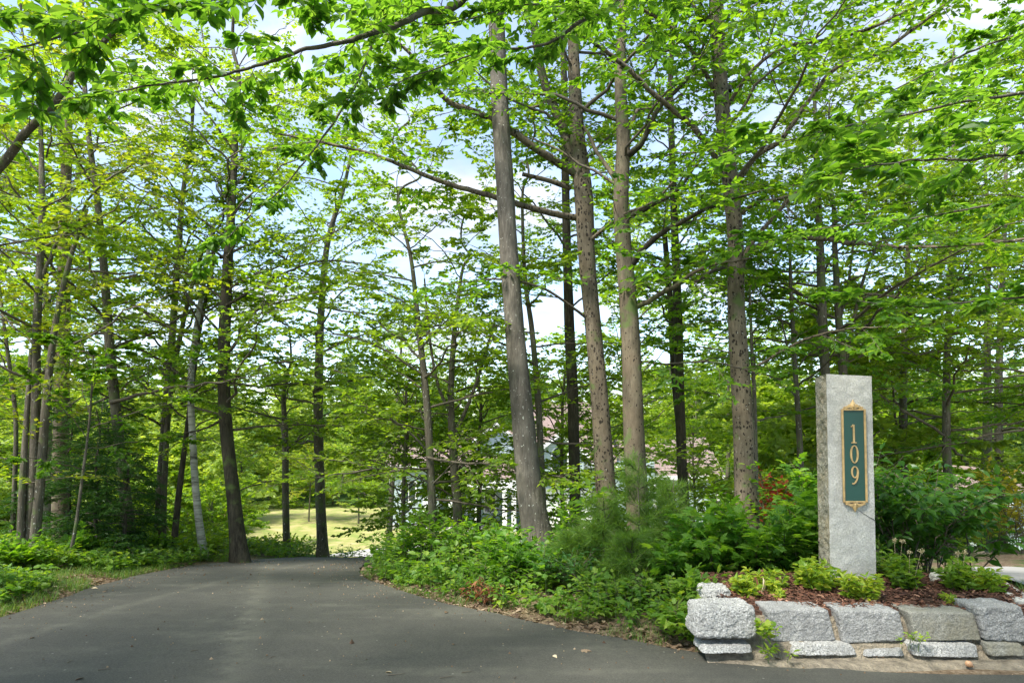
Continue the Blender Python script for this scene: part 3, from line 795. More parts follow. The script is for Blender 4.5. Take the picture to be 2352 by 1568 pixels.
make_tree('mossy beech trunk with upswept limbs on its right, between two spotted trunks',
    [(1472, 1330, 8.6, 54), (1458, 1050, 8.6, 50), (1450, 800, 8.6, 45), (1438, 640, 8.6, 42), (1426, 480, 8.7, 38), (1432, 330, 8.8, 34), (1424, 180, 8.9, 26), (1430, 20, 9.0, 20), (1425, -80, 9.1, 18)],
    'bark_beech', 'leaf_mid', 103, top=(4, 0.3), S=18,
    limbs=[([(1440, 360, 8.75), (1480, 320, 8.6), (1520, 240, 8.5), (1580, 180, 8.4), (1640, 60, 8.2)], 20, 5, dict(mat='bark_dark')),
           ([(1438, 500, 8.7), (1500, 468, 8.4), (1560, 430, 8.2), (1610, 370, 8.0)], 18, 6, dict(mat='bark_dark')),
           ([(1450, 610, 8.6), (1490, 560, 8.4), (1560, 510, 8.1), (1640, 470, 7.8), (1740, 440, 7.4)], 20, 5, dict(mat='bark_dark')),
           ([(1458, 705, 8.6), (1500, 690, 8.4), (1545, 665, 8.2), (1620, 620, 8.0), (1720, 600, 7.8)], 18, 5, dict(mat='bark_beech')),
           ([(1425, 430, 8.7), (1390, 380, 8.9), (1350, 310, 9.2), (1310, 240, 9.5)], 16, 6),
           ([(1465, 830, 8.6), (1520, 836, 8.4), (1620, 830, 8.2), (1700, 850, 8.0)], 8, 3, dict(mat='bark_dark'))],
    auto=(4.6, 11.5, 18, 3.0, 1.6, 0.4))
make_tree('tall slightly curved trunk peppered with dark spots, first tree left of the stone post',
    [(1716, 1260, 8.3, 56), (1712, 1080, 8.3, 50), (1700, 850, 8.3, 46), (1690, 700, 8.3, 42), (1690, 560, 8.3, 38), (1680, 440, 8.35, 38), (1666, 320, 8.4, 36), (1655, 200, 8.5, 34), (1648, 80, 8.6, 36), (1645, -60, 8.7, 34)],
    'bark_spot', 'leaf_mid', 104, top=(5, 0.4), S=18,
    limbs=[([(1650, 375, 8.35), (1600, 300, 8.1), (1540, 245, 7.9), (1440, 155, 7.7), (1370, 100, 7.5), (1300, 55, 7.3)], 18, 7, dict(t0=0.45)),
           ([(1645, 215, 8.5), (1590, 120, 8.3), (1540, 70, 8.2), (1470, 20, 8.0)], 14, 7),
           ([(1672, 245, 8.45), (1720, 170, 8.2), (1800, 110, 8.0), (1950, 80, 7.7), (2080, 20, 7.4)], 12, 6),
           ([(1695, 425, 8.35), (1740, 360, 8.2), (1800, 320, 8.0), (1860, 235, 7.8), (1930, 150, 7.6), (2030, 110, 7.4), (2200, -20, 7.2)], 16, 7, dict(t0=0.4)),
           ([(1705, 490, 8.3), (1740, 462, 8.2), (1830, 440, 8.0), (1900, 400, 7.8), (1960, 330, 7.6)], 13, 5),
           ([(1697, 655, 8.3), (1720, 580, 8.15), (1780, 500, 8.0), (1850, 430, 7.8), (1920, 385, 7.6), (2020, 330, 7.4)], 15, 6),
           ([(1708, 585, 8.3), (1760, 560, 8.15), (1830, 545, 8.0), (1950, 562, 7.8), (2060, 575, 7.6), (2180, 572, 7.4), (2352, 560, 7.2)], 18, 6, dict(t0=0.3)),
           ([(1690, 620, 8.3), (1640, 615, 8.1), (1590, 640, 8.0), (1500, 600, 7.8)], 12, 4, dict(mat='bark_dark')),
           ([(1712, 860, 8.3), (1800, 800, 8.0), (1900, 760, 7.7), (2010, 745, 7.4)], 9, 3)],
    auto=(4.5, 11.5, 18, 3.2, 1.8, 0.4))

# ---- thinner trees behind them
make_tree('slim straight blackish trunk between the grey tree and the forked tree',
    [(1326, 1290, 11.5, 28), (1320, 1100, 11.5, 27), (1315, 900, 11.5, 26), (1306, 700, 11.5, 24), (1300, 480, 11.6, 20), (1296, 200, 11.8, 16)], 'bark_dark', 'leaf_lime', 105, spacing=0.26, leaf=0.08, top=(4, 0.3),
    auto=(4.0, 12, 22, 2.4, 1.4, 0.35))
make_tree('thin green-barked sapling just right of the grey trunk',
    [(1252, 1260, 10.5, 17), (1246, 1130, 10.5, 16), (1236, 920, 10.5, 15), (1222, 760, 10.5, 13), (1206, 640, 10.6, 10), (1200, 450, 10.7, 7)], 'bark_mid', 'leaf_lime', 106, spacing=0.26, leaf=0.08, top=(1.5, 0.3),
    auto=(1.5, 7.5, 22, 2.0, 1.0, 0.3))
make_tree('dark slim tree left of the spotted tree, with a pale twin stem behind it',
    [(1576, 1230, 11.8, 27), (1566, 1060, 11.8, 25), (1560, 860, 11.8, 23), (1556, 700, 11.8, 21), (1548, 480, 11.9, 18), (1540, 200, 12.0, 14)], 'bark_dark', 'leaf_mid', 107, spacing=0.26, leaf=0.08, top=(4, 0.3),
    forks=[([(1568, 1040, 11.9), (1548, 850, 12.0), (1540, 700, 12.1), (1525, 520, 12.2)], 18, 12)], auto=(3.6, 12, 26, 2.6, 1.4, 0.3))
make_tree('slender leaning tree left of the forked sapling, in front of the porch',
    [(997, 1270, 9.8, 20), (990, 1100, 9.8, 19), (978, 900, 9.8, 17), (960, 740, 9.9, 14), (945, 600, 10, 10), (915, 450, 10.1, 6)], 'bark_mid', 'leaf_lime', 108, spacing=0.26, leaf=0.08, top=(1.2, 0.3),
    limbs=[([(988, 1040, 9.8), (930, 985, 9.6), (860, 940, 9.4), (800, 930, 9.3)], 7, 2), ([(984, 1120, 9.8), (1060, 1040, 9.6), (1110, 1010, 9.4)], 6, 2),
           ([(972, 860, 9.8), (880, 800, 9.5), (800, 770, 9.3), (720, 760, 9.1)], 7, 2), ([(965, 800, 9.8), (1030, 730, 9.9), (1090, 690, 10)], 6, 2)],
    auto=(0.8, 7.2, 30, 2.3, 1.0, 0.15))
make_tree('small tree forking low into several stems, before the house porch',
    [(1056, 1270, 10.6, 24), (1048, 1130, 10.6, 22), (1040, 1020, 10.6, 20), (1036, 900, 10.6, 16), (1044, 760, 10.7, 12), (1062, 620, 10.8, 7)], 'bark_mid', 'leaf_lime', 109, spacing=0.26, leaf=0.08, top=(1.0, 0.3),
    forks=[([(1042, 1000, 10.6), (1075, 930, 10.6), (1110, 830, 10.7), (1140, 720, 10.8)], 10, 5), ([(1040, 960, 10.6), (1005, 880, 10.6), (985, 760, 10.7), (975, 640, 10.8)], 9, 4)],
    limbs=[([(1046, 1080, 10.6), (1090, 1045, 10.4), (1150, 1050, 10.2), (1190, 1065, 10.1)], 7, 3), ([(1044, 1060, 10.6), (990, 1010, 10.4), (940, 990, 10.2)], 6, 2)],
    auto=(0.8, 6.4, 27, 2.1, 0.9, 0.15))
make_tree('straight tree at the edge of the pale lawn where the drive crests',
    [(741, 1276, 13.3, 27), (736, 1150, 13.3, 24), (731, 950, 13.3, 22), (736, 750, 13.4, 18), (752, 560, 13.5, 14), (790, 430, 13.6, 9), (810, 330, 13.7, 6)], 'bark_mid', 'leaf_lime', 110, spacing=0.27, leaf=0.08, top=(2, 0.3),
    limbs=[([(735, 980, 13.3), (800, 950, 13.0), (880, 930, 12.7), (960, 920, 12.4)], 6, 2)], auto=(1.9, 9.8, 34, 2.9, 1.3, 0.25))
make_tree('short dark sapling beside the lawn, between two taller trunks',
    [(659, 1277, 13.5, 17), (656, 1130, 13.5, 16), (655, 1000, 13.5, 14), (652, 900, 13.5, 10), (668, 830, 13.5, 6), (665, 760, 13.5, 4)], 'bark_mid', 'leaf_lime', 111, spacing=0.27, leaf=0.08,
    limbs=[([(657, 1100, 13.5), (600, 1110, 13.2), (540, 1130, 13)], 6, 2), ([(656, 1035, 13.5), (700, 990, 13.4), (760, 980, 13.3)], 6, 2)],
    auto=(1.9, 4.8, 20, 2.0, 1.0, 0.25), l2=0.9)
make_tree('stout dark furrowed trunk leaning right at the bend of the drive',
    [(552, 1287, 10.3, 42), (540, 1180, 10.3, 35), (525, 1040, 10.3, 31), (515, 900, 10.3, 28), (516, 760, 10.35, 27), (522, 620, 10.4, 24), (532, 480, 10.5, 20), (540, 330, 10.7, 15), (548, 180, 10.9, 10)],
    'bark_dark', 'leaf_lime', 112, spacing=0.3, leaf=0.08, top=(2.5, 0.3), knob=0.04,
    limbs=[([(517, 960, 10.3), (470, 985, 10.1), (400, 1000, 9.9)], 7, 3), ([(520, 880, 10.3), (600, 840, 10.0), (700, 830, 9.7), (790, 850, 9.4)], 8, 3),
           ([(520, 700, 10.3), (620, 640, 10.0), (720, 600, 9.7), (820, 600, 9.4)], 8, 3), ([(524, 600, 10.4), (440, 540, 10.1), (360, 500, 9.8)], 8, 3)],
    auto=(1.9, 8.5, 30, 2.9, 1.3, 0.3))
make_tree('white-barked birch with dark bands, curving beside the stout dark trunk',
    [(466, 1262, 10.6, 23), (452, 1150, 10.6, 19), (442, 1000, 10.6, 18), (438, 880, 10.6, 17), (450, 760, 10.65, 15), (468, 650, 10.7, 12), (490, 520, 10.8, 8)], 'birch', 'leaf_lime', 113, spacing=0.34, leaf=0.08, top=(1.5, 0.3), flare=0.25,
    auto=(2.4, 7.0, 18, 1.9, 1.0, 0.3))
make_tree('thin dark crooked trunk left of the birch, pale at its foot',
    [(398, 1270, 10.8, 17), (408, 1160, 10.8, 16), (424, 1030, 10.8, 14), (440, 900, 10.8, 12), (462, 740, 10.9, 10), (490, 600, 11, 8)], 'bark_dark', 'leaf_mid', 114, spacing=0.34, leaf=0.08, top=(1.5, 0.3),
    auto=(1.7, 6.4, 20, 2.0, 1.0, 0.25))
make_tree('double-stemmed dark tree right of the conifer thicket',
    [(362, 1262, 11.6, 26), (370, 1120, 11.6, 24), (380, 960, 11.6, 22), (395, 780, 11.7, 20), (408, 600, 11.8, 17), (420, 450, 12, 13), (440, 300, 12.2, 9)], 'bark_mid', 'leaf_lime', 115, spacing=0.32, leaf=0.08, top=(2, 0.3),
    forks=[([(374, 1262, 11.4), (378, 1100, 11.4), (392, 900, 11.5), (430, 700, 11.6), (470, 560, 11.7)], 15, 8)], auto=(1.8, 9, 34, 3.0, 1.4, 0.3))
make_tree('tall grey trunk leaning left above the conifer thicket',
    [(308, 1300, 10.2, 36), (290, 1160, 10.2, 32), (272, 1000, 10.2, 28), (255, 830, 10.25, 25), (242, 660, 10.3, 22), (226, 480, 10.4, 18), (204, 310, 10.6, 15), (190, 150, 10.8, 11)], 'bark_mid', 'leaf_lime', 116, spacing=0.34, leaf=0.08, top=(2.5, 0.3),
    auto=(2.2, 9.5, 30, 2.8, 1.4, 0.3))
make_tree('broad mossy trunk standing deep in the shade at left',
    [(140, 1255, 12.0, 46), (138, 1100, 12.0, 42), (142, 900, 12.0, 38), (146, 640, 12.1, 34), (152, 400, 12.2, 28), (158, 200, 12.4, 22)], 'bark_beech', 'leaf_lime', 117, spacing=0.34, leaf=0.08, top=(4, 0.3),
    auto=(2.2, 11, 36, 3.0, 1.6, 0.3))
make_tree('cluster-stemmed dark trunk with pale patches near the left verge',
    [(62, 1325, 8.9, 44), (72, 1180, 8.9, 34), (82, 960, 8.9, 26), (84, 760, 8.95, 22), (94, 560, 9.0, 17), (96, 400, 9.1, 14), (90, 220, 9.3, 10)], 'bark_mid', 'leaf_olive', 118, spacing=0.36, leaf=0.08, top=(2, 0.3), knob=0.05,
    forks=[([(72, 1310, 8.8), (92, 1120, 8.8), (108, 900, 8.8), (128, 740, 8.85), (160, 600, 8.9), (200, 480, 8.9)], 22, 8), ([(46, 1310, 8.8), (50, 1150, 8.8), (60, 980, 8.85), (72, 800, 8.9)], 18, 9)],
    limbs=[([(98, 640, 9.0), (130, 560, 8.9), (180, 510, 8.8), (220, 440, 8.6), (300, 380, 8.4)], 10, 4)],
    auto=(2.2, 8.2, 26, 2.5, 1.3, 0.3))
make_tree('thin grey stem at the far left edge of the wood',
    [(26, 1290, 10.2, 13), (34, 1100, 10.2, 12), (36, 960, 10.2, 11), (22, 840, 10.2, 10), (6, 720, 10.3, 8), (-10, 560, 10.4, 6)], 'bark_mid', 'leaf_olive', 119, spacing=0.34, leaf=0.08, top=(1.0, 0.3),
    auto=(2.2, 6.2, 18, 2.0, 1.0, 0.3))
make_tree('straight slim sapling rising out of the left verge before the conifers',
    [(150, 1340, 8.7, 8), (172, 1220, 8.7, 7.5), (190, 1090, 8.7, 6.5), (206, 960, 8.7, 5), (214, 820, 8.7, 3.5)], 'bark_mid', 'leaf_mid', 120, spacing=0.26, leaf=0.08,
    auto=(1.2, 3.1, 11, 1.2, 0.6, 0.3), l2=0.6)
make_tree('dark twin-topped tree standing right behind the stone post',
    [(1905, 1240, 10.5, 26), (1902, 1060, 10.5, 25), (1895, 850, 10.5, 23), (1888, 700, 10.6, 21), (1882, 530, 10.7, 17), (1876, 380, 10.8, 12), (1870, 200, 11, 8)], 'bark_mid', 'leaf_lime', 121, spacing=0.27, leaf=0.08, top=(2, 0.3),
    auto=(3.0, 8.8, 28, 3.0, 1.4, 0.25))
make_tree('tree with a spray of forked stems above the stone post',
    [(1950, 1240, 10.8, 24), (1944, 1000, 10.8, 22), (1936, 850, 10.8, 20), (1924, 700, 10.8, 17), (1918, 580, 10.9, 13), (1912, 450, 11, 9)], 'bark_mid', 'leaf_lime', 122, spacing=0.27, leaf=0.08, top=(1.5, 0.3),
    forks=[([(1938, 860, 10.8), (1960, 740, 10.8), (1990, 620, 10.9), (2030, 540, 11)], 10, 5), ([(1928, 740, 10.8), (1950, 640, 10.8), (1962, 540, 10.9)], 8, 4)], auto=(2.8, 7.4, 24, 3.0, 1.2, 0.2))
make_tree('slight sapling half hidden between the spotted trunk and the post',
    [(1842, 1180, 10.4, 15), (1836, 1000, 10.4, 14), (1826, 840, 10.4, 12), (1818, 700, 10.5, 9), (1812, 560, 10.6, 6)], 'bark_mid', 'leaf_mid', 123, spacing=0.26, leaf=0.08, top=(1, 0.3),
    auto=(2.0, 6.4, 22, 2.2, 1.0, 0.2))
make_tree('thin stem hugging the right side of the spotted trunk',
    [(1738, 1200, 9.4, 13), (1735, 1050, 9.4, 12), (1732, 900, 9.4, 10), (1726, 780, 9.4, 8), (1722, 660, 9.4, 5)], 'bark_mid', 'leaf_mid', 124, spacing=0.26, leaf=0.08,
    auto=(1.8, 4.6, 14, 1.8, 0.8, 0.2), l2=0.8)
for i, (px, d, lab) in enumerate([(2180, 11.5, 'leafy maple beyond the plantings right of the post'), (2420, 10.5, 'leafy tree whose branches enter at the right edge of the picture'),
                                  (2080, 14.0, 'bright maple farther back, above the drooping shrub'), (2300, 16.0, 'far maple above the neighbouring roof')]):
    g0 = 1180
    make_tree(lab, [(px, g0, d, 20), (px - 6, 1000, d, 18), (px - 4, 800, d, 15), (px + 6, 560, d, 11), (px + 10, 300, d, 7)], 'bark_mid', ['leaf_lime', 'leaf_mid'][i % 2], 130 + i, top=(1.5, 0.3),
              auto=(1.6 + 0.3 * i, 8.0 + i, 32, 3.2, 1.4, 0.15))

# ---- off-frame trees whose branches reach over the picture
NEARKW = dict(leaf=0.076, nl=8, n3=7, tmpl=T_OVAL, wr=0.56, flat=0.4)
def over_tree(label, tb, tt, r, seed, limbs, leafmat='leaf_near', mat='bark_grey'):
    rng = np.random.default_rng(seed)
    gz = float(terr(tb[0], tb[1]))
    org = np.array([tb[0], tb[1], gz])
    root = thing('tree', org, label, 'tree')
    mb = MB()
    trunk_mesh(mb, rng, [(tb[0], tb[1], gz - 0.1), (tb[0] * 0.99, tb[1], gz + 2.5), ((tb[0] + tt[0]) / 2, (tb[1] + tt[1]) / 2, 5), (tt[0], tt[1], 8)], [r, r * 0.85, r * 0.65, r * 0.3], 16)
    mb.build('trunk', M[mat], root, org)
    cr = MB()
    for (fk, r0, r1, opt) in limbs:
        q = spline(np.array([np.asarray(a, float) for a in fk]), 8 * len(fk))
        q = q + np.cumsum(rng.normal(0, 0.003, q.shape), 0)
        rr = np.geomspace(r0, r1, len(q))
        lm = MB(); tubes(lm, q, rr, 8, 0, True)
        lm.build('limb', M[mat], root, org)
        k2 = dict(NEARKW); k2.update(opt.get('kw', {}))
        limb_foliage(cr, rng, q, rr, spacing=opt.get('spacing', 0.16), l2=opt.get('l2', 0.8), t0=opt.get('t0', 0.3), ang=opt.get('ang', 0.7), up=opt.get('up', 0.0), **k2)
    cr.build('crown', [M[leafmat], M['bark_twig']], root, org)
    return root
over_tree('off-frame beech whose leafy boughs droop across the top left', (1.4, -1.6), (1.2, -1.2), 0.2, 201, [
    ([(1.3, -1.4, 4.2), (1.0, 1.5, 4.6), P(1100, -60, 4.6), P(960, 30, 4.4), P(830, 78, 4.2), P(700, 105, 4.0), P(580, 145, 3.9), P(450, 172, 3.8), P(330, 190, 3.7), P(200, 210, 3.6)], 0.05, 0.004, dict(t0=0.5, l2=0.75)),
    ([(1.3, -1.4, 4.0), (0.6, 1.2, 4.3), P(800, -120, 3.6), P(620, -30, 3.4), P(420, 20, 3.2), P(240, 60, 3.1), P(60, 110, 3.0)], 0.04, 0.004, dict(t0=0.45, l2=0.6, spacing=0.14)),
    ([(1.3, -1.4, 4.5), (1.2, 1.5, 4.9), P(1500, -100, 4.6), P(1320, 60, 4.4), P(1240, 100, 4.3), P(1120, 112, 4.2), P(1000, 150, 4.1), P(880, 190, 4.0)], 0.04, 0.003, dict(t0=0.45, l2=0.65)),
    ([(1.3, -1.4, 4.6), (1.2, 1.5, 5.2), P(1400, -60, 5.2), P(1180, 10, 5.0), P(1000, 50, 4.8), P(860, 20, 4.6)], 0.04, 0.003, dict(t0=0.4, l2=0.8)),
    ([(1.3, -1.4, 4.6), P(1000, -200, 5.4), P(900, -20, 5.4), P(820, 200, 5.4), P(740, 330, 5.4), P(660, 430, 5.3), P(560, 520, 5.2), P(500, 580, 5.2)], 0.03, 0.003, dict(t0=0.6, l2=0.45, spacing=0.22, kw=dict(hang=0.5))),
])
over_tree('off-frame beech whose boughs reach in from the right edge', (4.2, 1.2), (4.0, 1.4), 0.22, 202, [
    ([(4.2, 1.3, 2.6), P(2700, 250, 3.4), P(2500, 320, 3.3), P(2352, 350, 3.2), P(2200, 370, 3.1), P(2060, 375, 3.0), P(1940, 395, 2.9)], 0.03, 0.003, dict(t0=0.35, l2=0.5, spacing=0.13)),
    ([(4.2, 1.3, 3.0), P(2700, 160, 4.4), P(2500, 200, 4.3), P(2300, 220, 4.2), P(2100, 260, 4.1), P(1900, 300, 4.0), P(1740, 330, 3.9)], 0.035, 0.003, dict(t0=0.3, l2=0.65, spacing=0.16)),
    ([(4.2, 1.3, 2.4), P(2700, 620, 4.4), P(2500, 660, 4.3), P(2352, 690, 4.2), P(2250, 705, 4.15), P(2100, 725, 4.1), P(1960, 715, 4.0)], 0.025, 0.003, dict(t0=0.35, l2=0.42, spacing=0.16)),
    ([(4.2, 1.3, 3.2), P(2600, -60, 4.8), P(2400, 60, 4.7), P(2250, 110, 4.7), P(2080, 190, 4.6), P(1950, 250, 4.6)], 0.03, 0.003, dict(t0=0.3, l2=0.6, spacing=0.2)),
    ([(4.2, 1.3, 2.8), P(2700, 420, 5.2), P(2500, 440, 5.2), P(2300, 470, 5.3), P(2100, 500, 5.4), P(1900, 520, 5.4), P(1720, 560, 5.4)], 0.03, 0.003, dict(t0=0.3, l2=0.6, spacing=0.2)),
])
over_tree('off-frame tree with a thick dark limb slanting up at the left edge', (-6.6, 5.0), (-5.6, 5.2), 0.24, 203, [
    ([(-6.4, 5.0, 2.2), P(-120, 470, 6.4), P(0, 375, 6.3), P(60, 300, 6.2), P(120, 245, 6.1), P(190, 150, 6.0), P(280, 60, 5.8), P(380, -40, 5.6)], 0.058, 0.02, dict(t0=0.55, l2=0.9, spacing=0.22)),
    ([(-6.4, 5.0, 1.9), P(-150, 600, 7.0), P(0, 560, 6.9), P(140, 540, 6.8), P(260, 560, 6.7)], 0.03, 0.004, dict(t0=0.3, l2=0.7, spacing=0.22, kw=dict(leaf=0.075))),
    ([(-6.4, 5.0, 3.4), P(-200, 200, 6.2), P(0, 130, 6.0), P(200, 60, 5.8)], 0.04, 0.006, dict(t0=0.3, l2=0.9, spacing=0.22)),
], leafmat='leaf_lime', mat='bark_mid')

# ================================================================== WOODS BEHIND
def proto_tree(name, label, H, seed, leafmat, nlimb, leaf, spread, h0=0.12, spacing=0.34, l2=1.4, loc=(0, 0, 0), cat='tree', group=None, bark='bark_mid', n3=8, nl=8):
    rng = np.random.default_rng(seed)
    root = thing(name, loc, label, cat, group)
    mb = MB()
    lean = rng.normal(0, 0.05, 2)
    zs = np.linspace(0, H, 6)
    pts = [(lean[0] * z + rng.normal(0, 0.05) * z / H, lean[1] * z + rng.normal(0, 0.05) * z / H, z - (0.3 if z == 0 else 0)) for z in zs]
    rad = np.linspace(0.013 * H, 0.02, 6)
    tp, tr = trunk_mesh(mb, rng, pts, rad, 8, K=24)
    mb.build('trunk', M[bark], root)
    cr = MB(); az = rng.uniform(0, 6.28)
    for i in range(nlimb):
        f = (i + 0.5) / nlimb; z = H * (h0 + (0.97 - h0) * f)
        c = np.array([np.interp(z, tp[:, 2], tp[:, k]) for k in range(3)])
        az += 2.4 + rng.normal(0, 0.4)
        Lm = spread * (math.sin(math.pi * min(1, 0.22 + 0.72 * f)) ** 0.8) * rng.uniform(0.7, 1.2) + 0.3
        e = 0.35 + 0.6 * f + rng.normal(0, 0.25)
        d0 = np.array([math.cos(az) * math.cos(e), math.sin(az) * math.cos(e), math.sin(e)])
        tt = np.linspace(0, 1, 8)[:, None]
        q = c + d0 * Lm * tt - np.array([0, 0, 1.0]) * Lm * 0.2 * tt ** 2 + np.cumsum(rng.normal(0, 0.02 * Lm, (8, 3)), 0)
        tubes(cr, q, np.linspace(0.006 * Lm + 0.006, 0.003, 8), 5, 1)
        limb_foliage(cr, rng, q, None, spacing=spacing, l2=l2 * min(1, Lm / spread + 0.3), t0=0.15, leaf=leaf, n3=n3, nl=nl, wr=0.68, twig_tubes=False, tone=rng.normal(0, 0.12), flat=0.5)
    cr.build('crown', [M[leafmat], M['bark_twig']], root)
    return root

R = random.Random(3)
def gpt(px, d):
    x = (px - 1176) / FPX * d
    return (x, d, float(terr(x, d)) - 0.05)
def region(px, things_):
    return things_[0] if px < 480 else things_[1] if px < 880 else things_[2] if px < 1700 else things_[3]
REG_A = ['slim woodland tree deep in the left wood', 'slim woodland tree beyond the drive crest', 'slim woodland tree behind the big middle trunks', 'slim woodland tree far behind the stone post']
REG_B = ['bright tree in the far belt left of the lawn', 'bright tree in the far belt straight behind the lawn', 'bright tree in the far belt behind the house', 'bright tree in the far belt right of the house']
REG_C = ['bright shrub on the slope behind the left wood', 'bright shrub on the slope around the lawn', 'bright shrub beside the house', 'bright shrub on the slope behind the stone post']
# second row of woodland just behind, both sides
rowA = [proto_tree('tree', REG_A[0], 10, 301, 'leaf_lime', 30, 0.12, 2.9, h0=0.22, loc=gpt(120, 17)),
        proto_tree('tree', REG_A[3], 12, 302, 'leaf_mid', 30, 0.12, 3.0, h0=0.25, loc=gpt(2260, 19)),
        proto_tree('tree', REG_A[2], 9.5, 303, 'leaf_lime', 28, 0.12, 2.6, h0=0.2, loc=gpt(1480, 17))]
for o in rowA:
    o['group'] = 'woodland trees behind the front row'
spotsA = [(-120, 17, 1), (890, 27, 0), (1060, 29, 2), (1450, 25, 2), (1660, 24, 2), (1840, 24, 0), (2080, 26, 2), (2440, 20, 0)]
for i, (px, d, k) in enumerate(spotsA):
    copy_tree(rowA[k], gpt(px, d), R.uniform(0, 6.28), (R.uniform(0.85, 1.2),) * 3, region(px, REG_A))
for i, (x_, y_, k) in enumerate([(-3.5, -4, 0), (-8, -1.5, 1), (3.5, -5, 2), (-1, -9, 1), (8, -3, 0), (-6, -8, 2)]):  # unseen trees added behind the camera so their crowns shade the drive
    copy_tree(rowA[k], (x_, y_, 0), R.uniform(0, 6.28), (R.uniform(0.95, 1.2),) * 3, 'unseen woodland tree added behind the photographer to shade the foreground', 'unseen woodland trees added for shade')
# the belt behind the lawn and the house
belt = [proto_tree('tree', REG_B[1], 9.5, 311, 'leaf_far', 34, 0.24, 3.6, h0=0.06, spacing=0.42, l2=1.7, loc=gpt(650, 62)),
        proto_tree('tree', REG_B[0], 11.5, 312, 'leaf_far', 36, 0.24, 3.8, h0=0.06, spacing=0.42, l2=1.7, loc=gpt(430, 66)),
        proto_tree('tree', REG_B[2], 10.5, 313, 'leaf_fardark', 36, 0.26, 3.6, h0=0.05, spacing=0.42, l2=1.7, loc=gpt(1000, 70))]
for o in belt:
    o['group'] = 'trees in the belt behind the lawn'
for row, (d, n, sc) in enumerate([(56, 16, 0.8), (66, 18, 1.0), (80, 20, 1.15), (100, 22, 1.3), (130, 24, 1.5)]):
    for i in range(n):
        px = -150 + 2650 * (i + R.uniform(0.1, 0.9)) / n
        dd = d + R.uniform(-4, 4)
        if row == 0 and 880 < px < 1700:
            continue
        s = sc * R.uniform(0.75, 1.15)
        copy_tree(belt[R.choice([0, 0, 1, 2])], gpt(px, dd), R.uniform(0, 6.28), (s, s, s * R.uniform(0.85, 1.1)), region(px, REG_B))
for i, (px, dd, s) in enumerate([(-120, 34, .7), (20, 38, .8), (140, 36, .75), (260, 40, .8), (370, 37, .7), (470, 43, .8), (560, 58, .8), (-40, 46, .9), (200, 48, .9), (420, 50, .9), (1790, 34, .7), (1900, 38, .75), (2030, 35, .7), (2150, 40, .75), (2260, 44, .8), (2390, 36, .75), (1720, 52, .9), (1600, 60, 1.0), (1440, 62, 1.0)]):
    copy_tree(belt[[0, 1, 0, 2][i % 4]], gpt(px, dd), R.uniform(0, 6.28), (s, s, s), region(px, REG_B))
# yellow-green edge shrubs on the far side of the slope
bush = [proto_tree('shrub', REG_C[1], 2.6, 321, 'leaf_far', 22, 0.13, 1.7, h0=0.03, spacing=0.22, l2=0.9, loc=gpt(560, 30), cat='shrub'),
        proto_tree('shrub', REG_C[0], 2.0, 322, 'leaf_lime', 24, 0.11, 1.5, h0=0.03, spacing=0.2, l2=0.8, loc=gpt(400, 26), cat='shrub')]
for o in bush:
    o['group'] = 'shrubs beyond the drive'
for i, (px, d) in enumerate([(-60, 17), (40, 20), (150, 18), (230, 22), (300, 26), (350, 20), (470, 24), (430, 31), (500, 36), (530, 44), (620, 54), (700, 54), (780, 55), (860, 54), (330, 34), (200, 30),
                                 (450, 21), (500, 26), (1780, 20), (1860, 16), (1960, 14), (2060, 20), (1760, 30), (2120, 30), (2470, 15)]):
    d = d + 8 if px < 480 else d
    s = R.uniform(0.9, 1.5) * (1.25 if d > 18 else 0.9) * (0.6 if 480 < px < 900 and d > 28 else 1)
    copy_tree(bush[i % 2], gpt(px, d), R.uniform(0, 6.28), (s, s, s * R.uniform(0.9, 1.3)), region(px, REG_C))
# the small yellowing lawn trees
bush[0].location = gpt(540, 50)
lt = proto_tree('tree', 'small spreading orchard tree on the lawn, reddish leaves', 4.2, 331, 'leaf_olive', 22, 0.12, 2.4, h0=0.42, spacing=0.3, l2=1.1, loc=gpt(712, 44), group=None)
lt2 = proto_tree('tree', 'small upright tree at the lawn edge left of the house', 4.6, 332, 'leaf_far', 22, 0.12, 2.2, h0=0.40, spacing=0.3, l2=1.1, loc=gpt(826, 43))

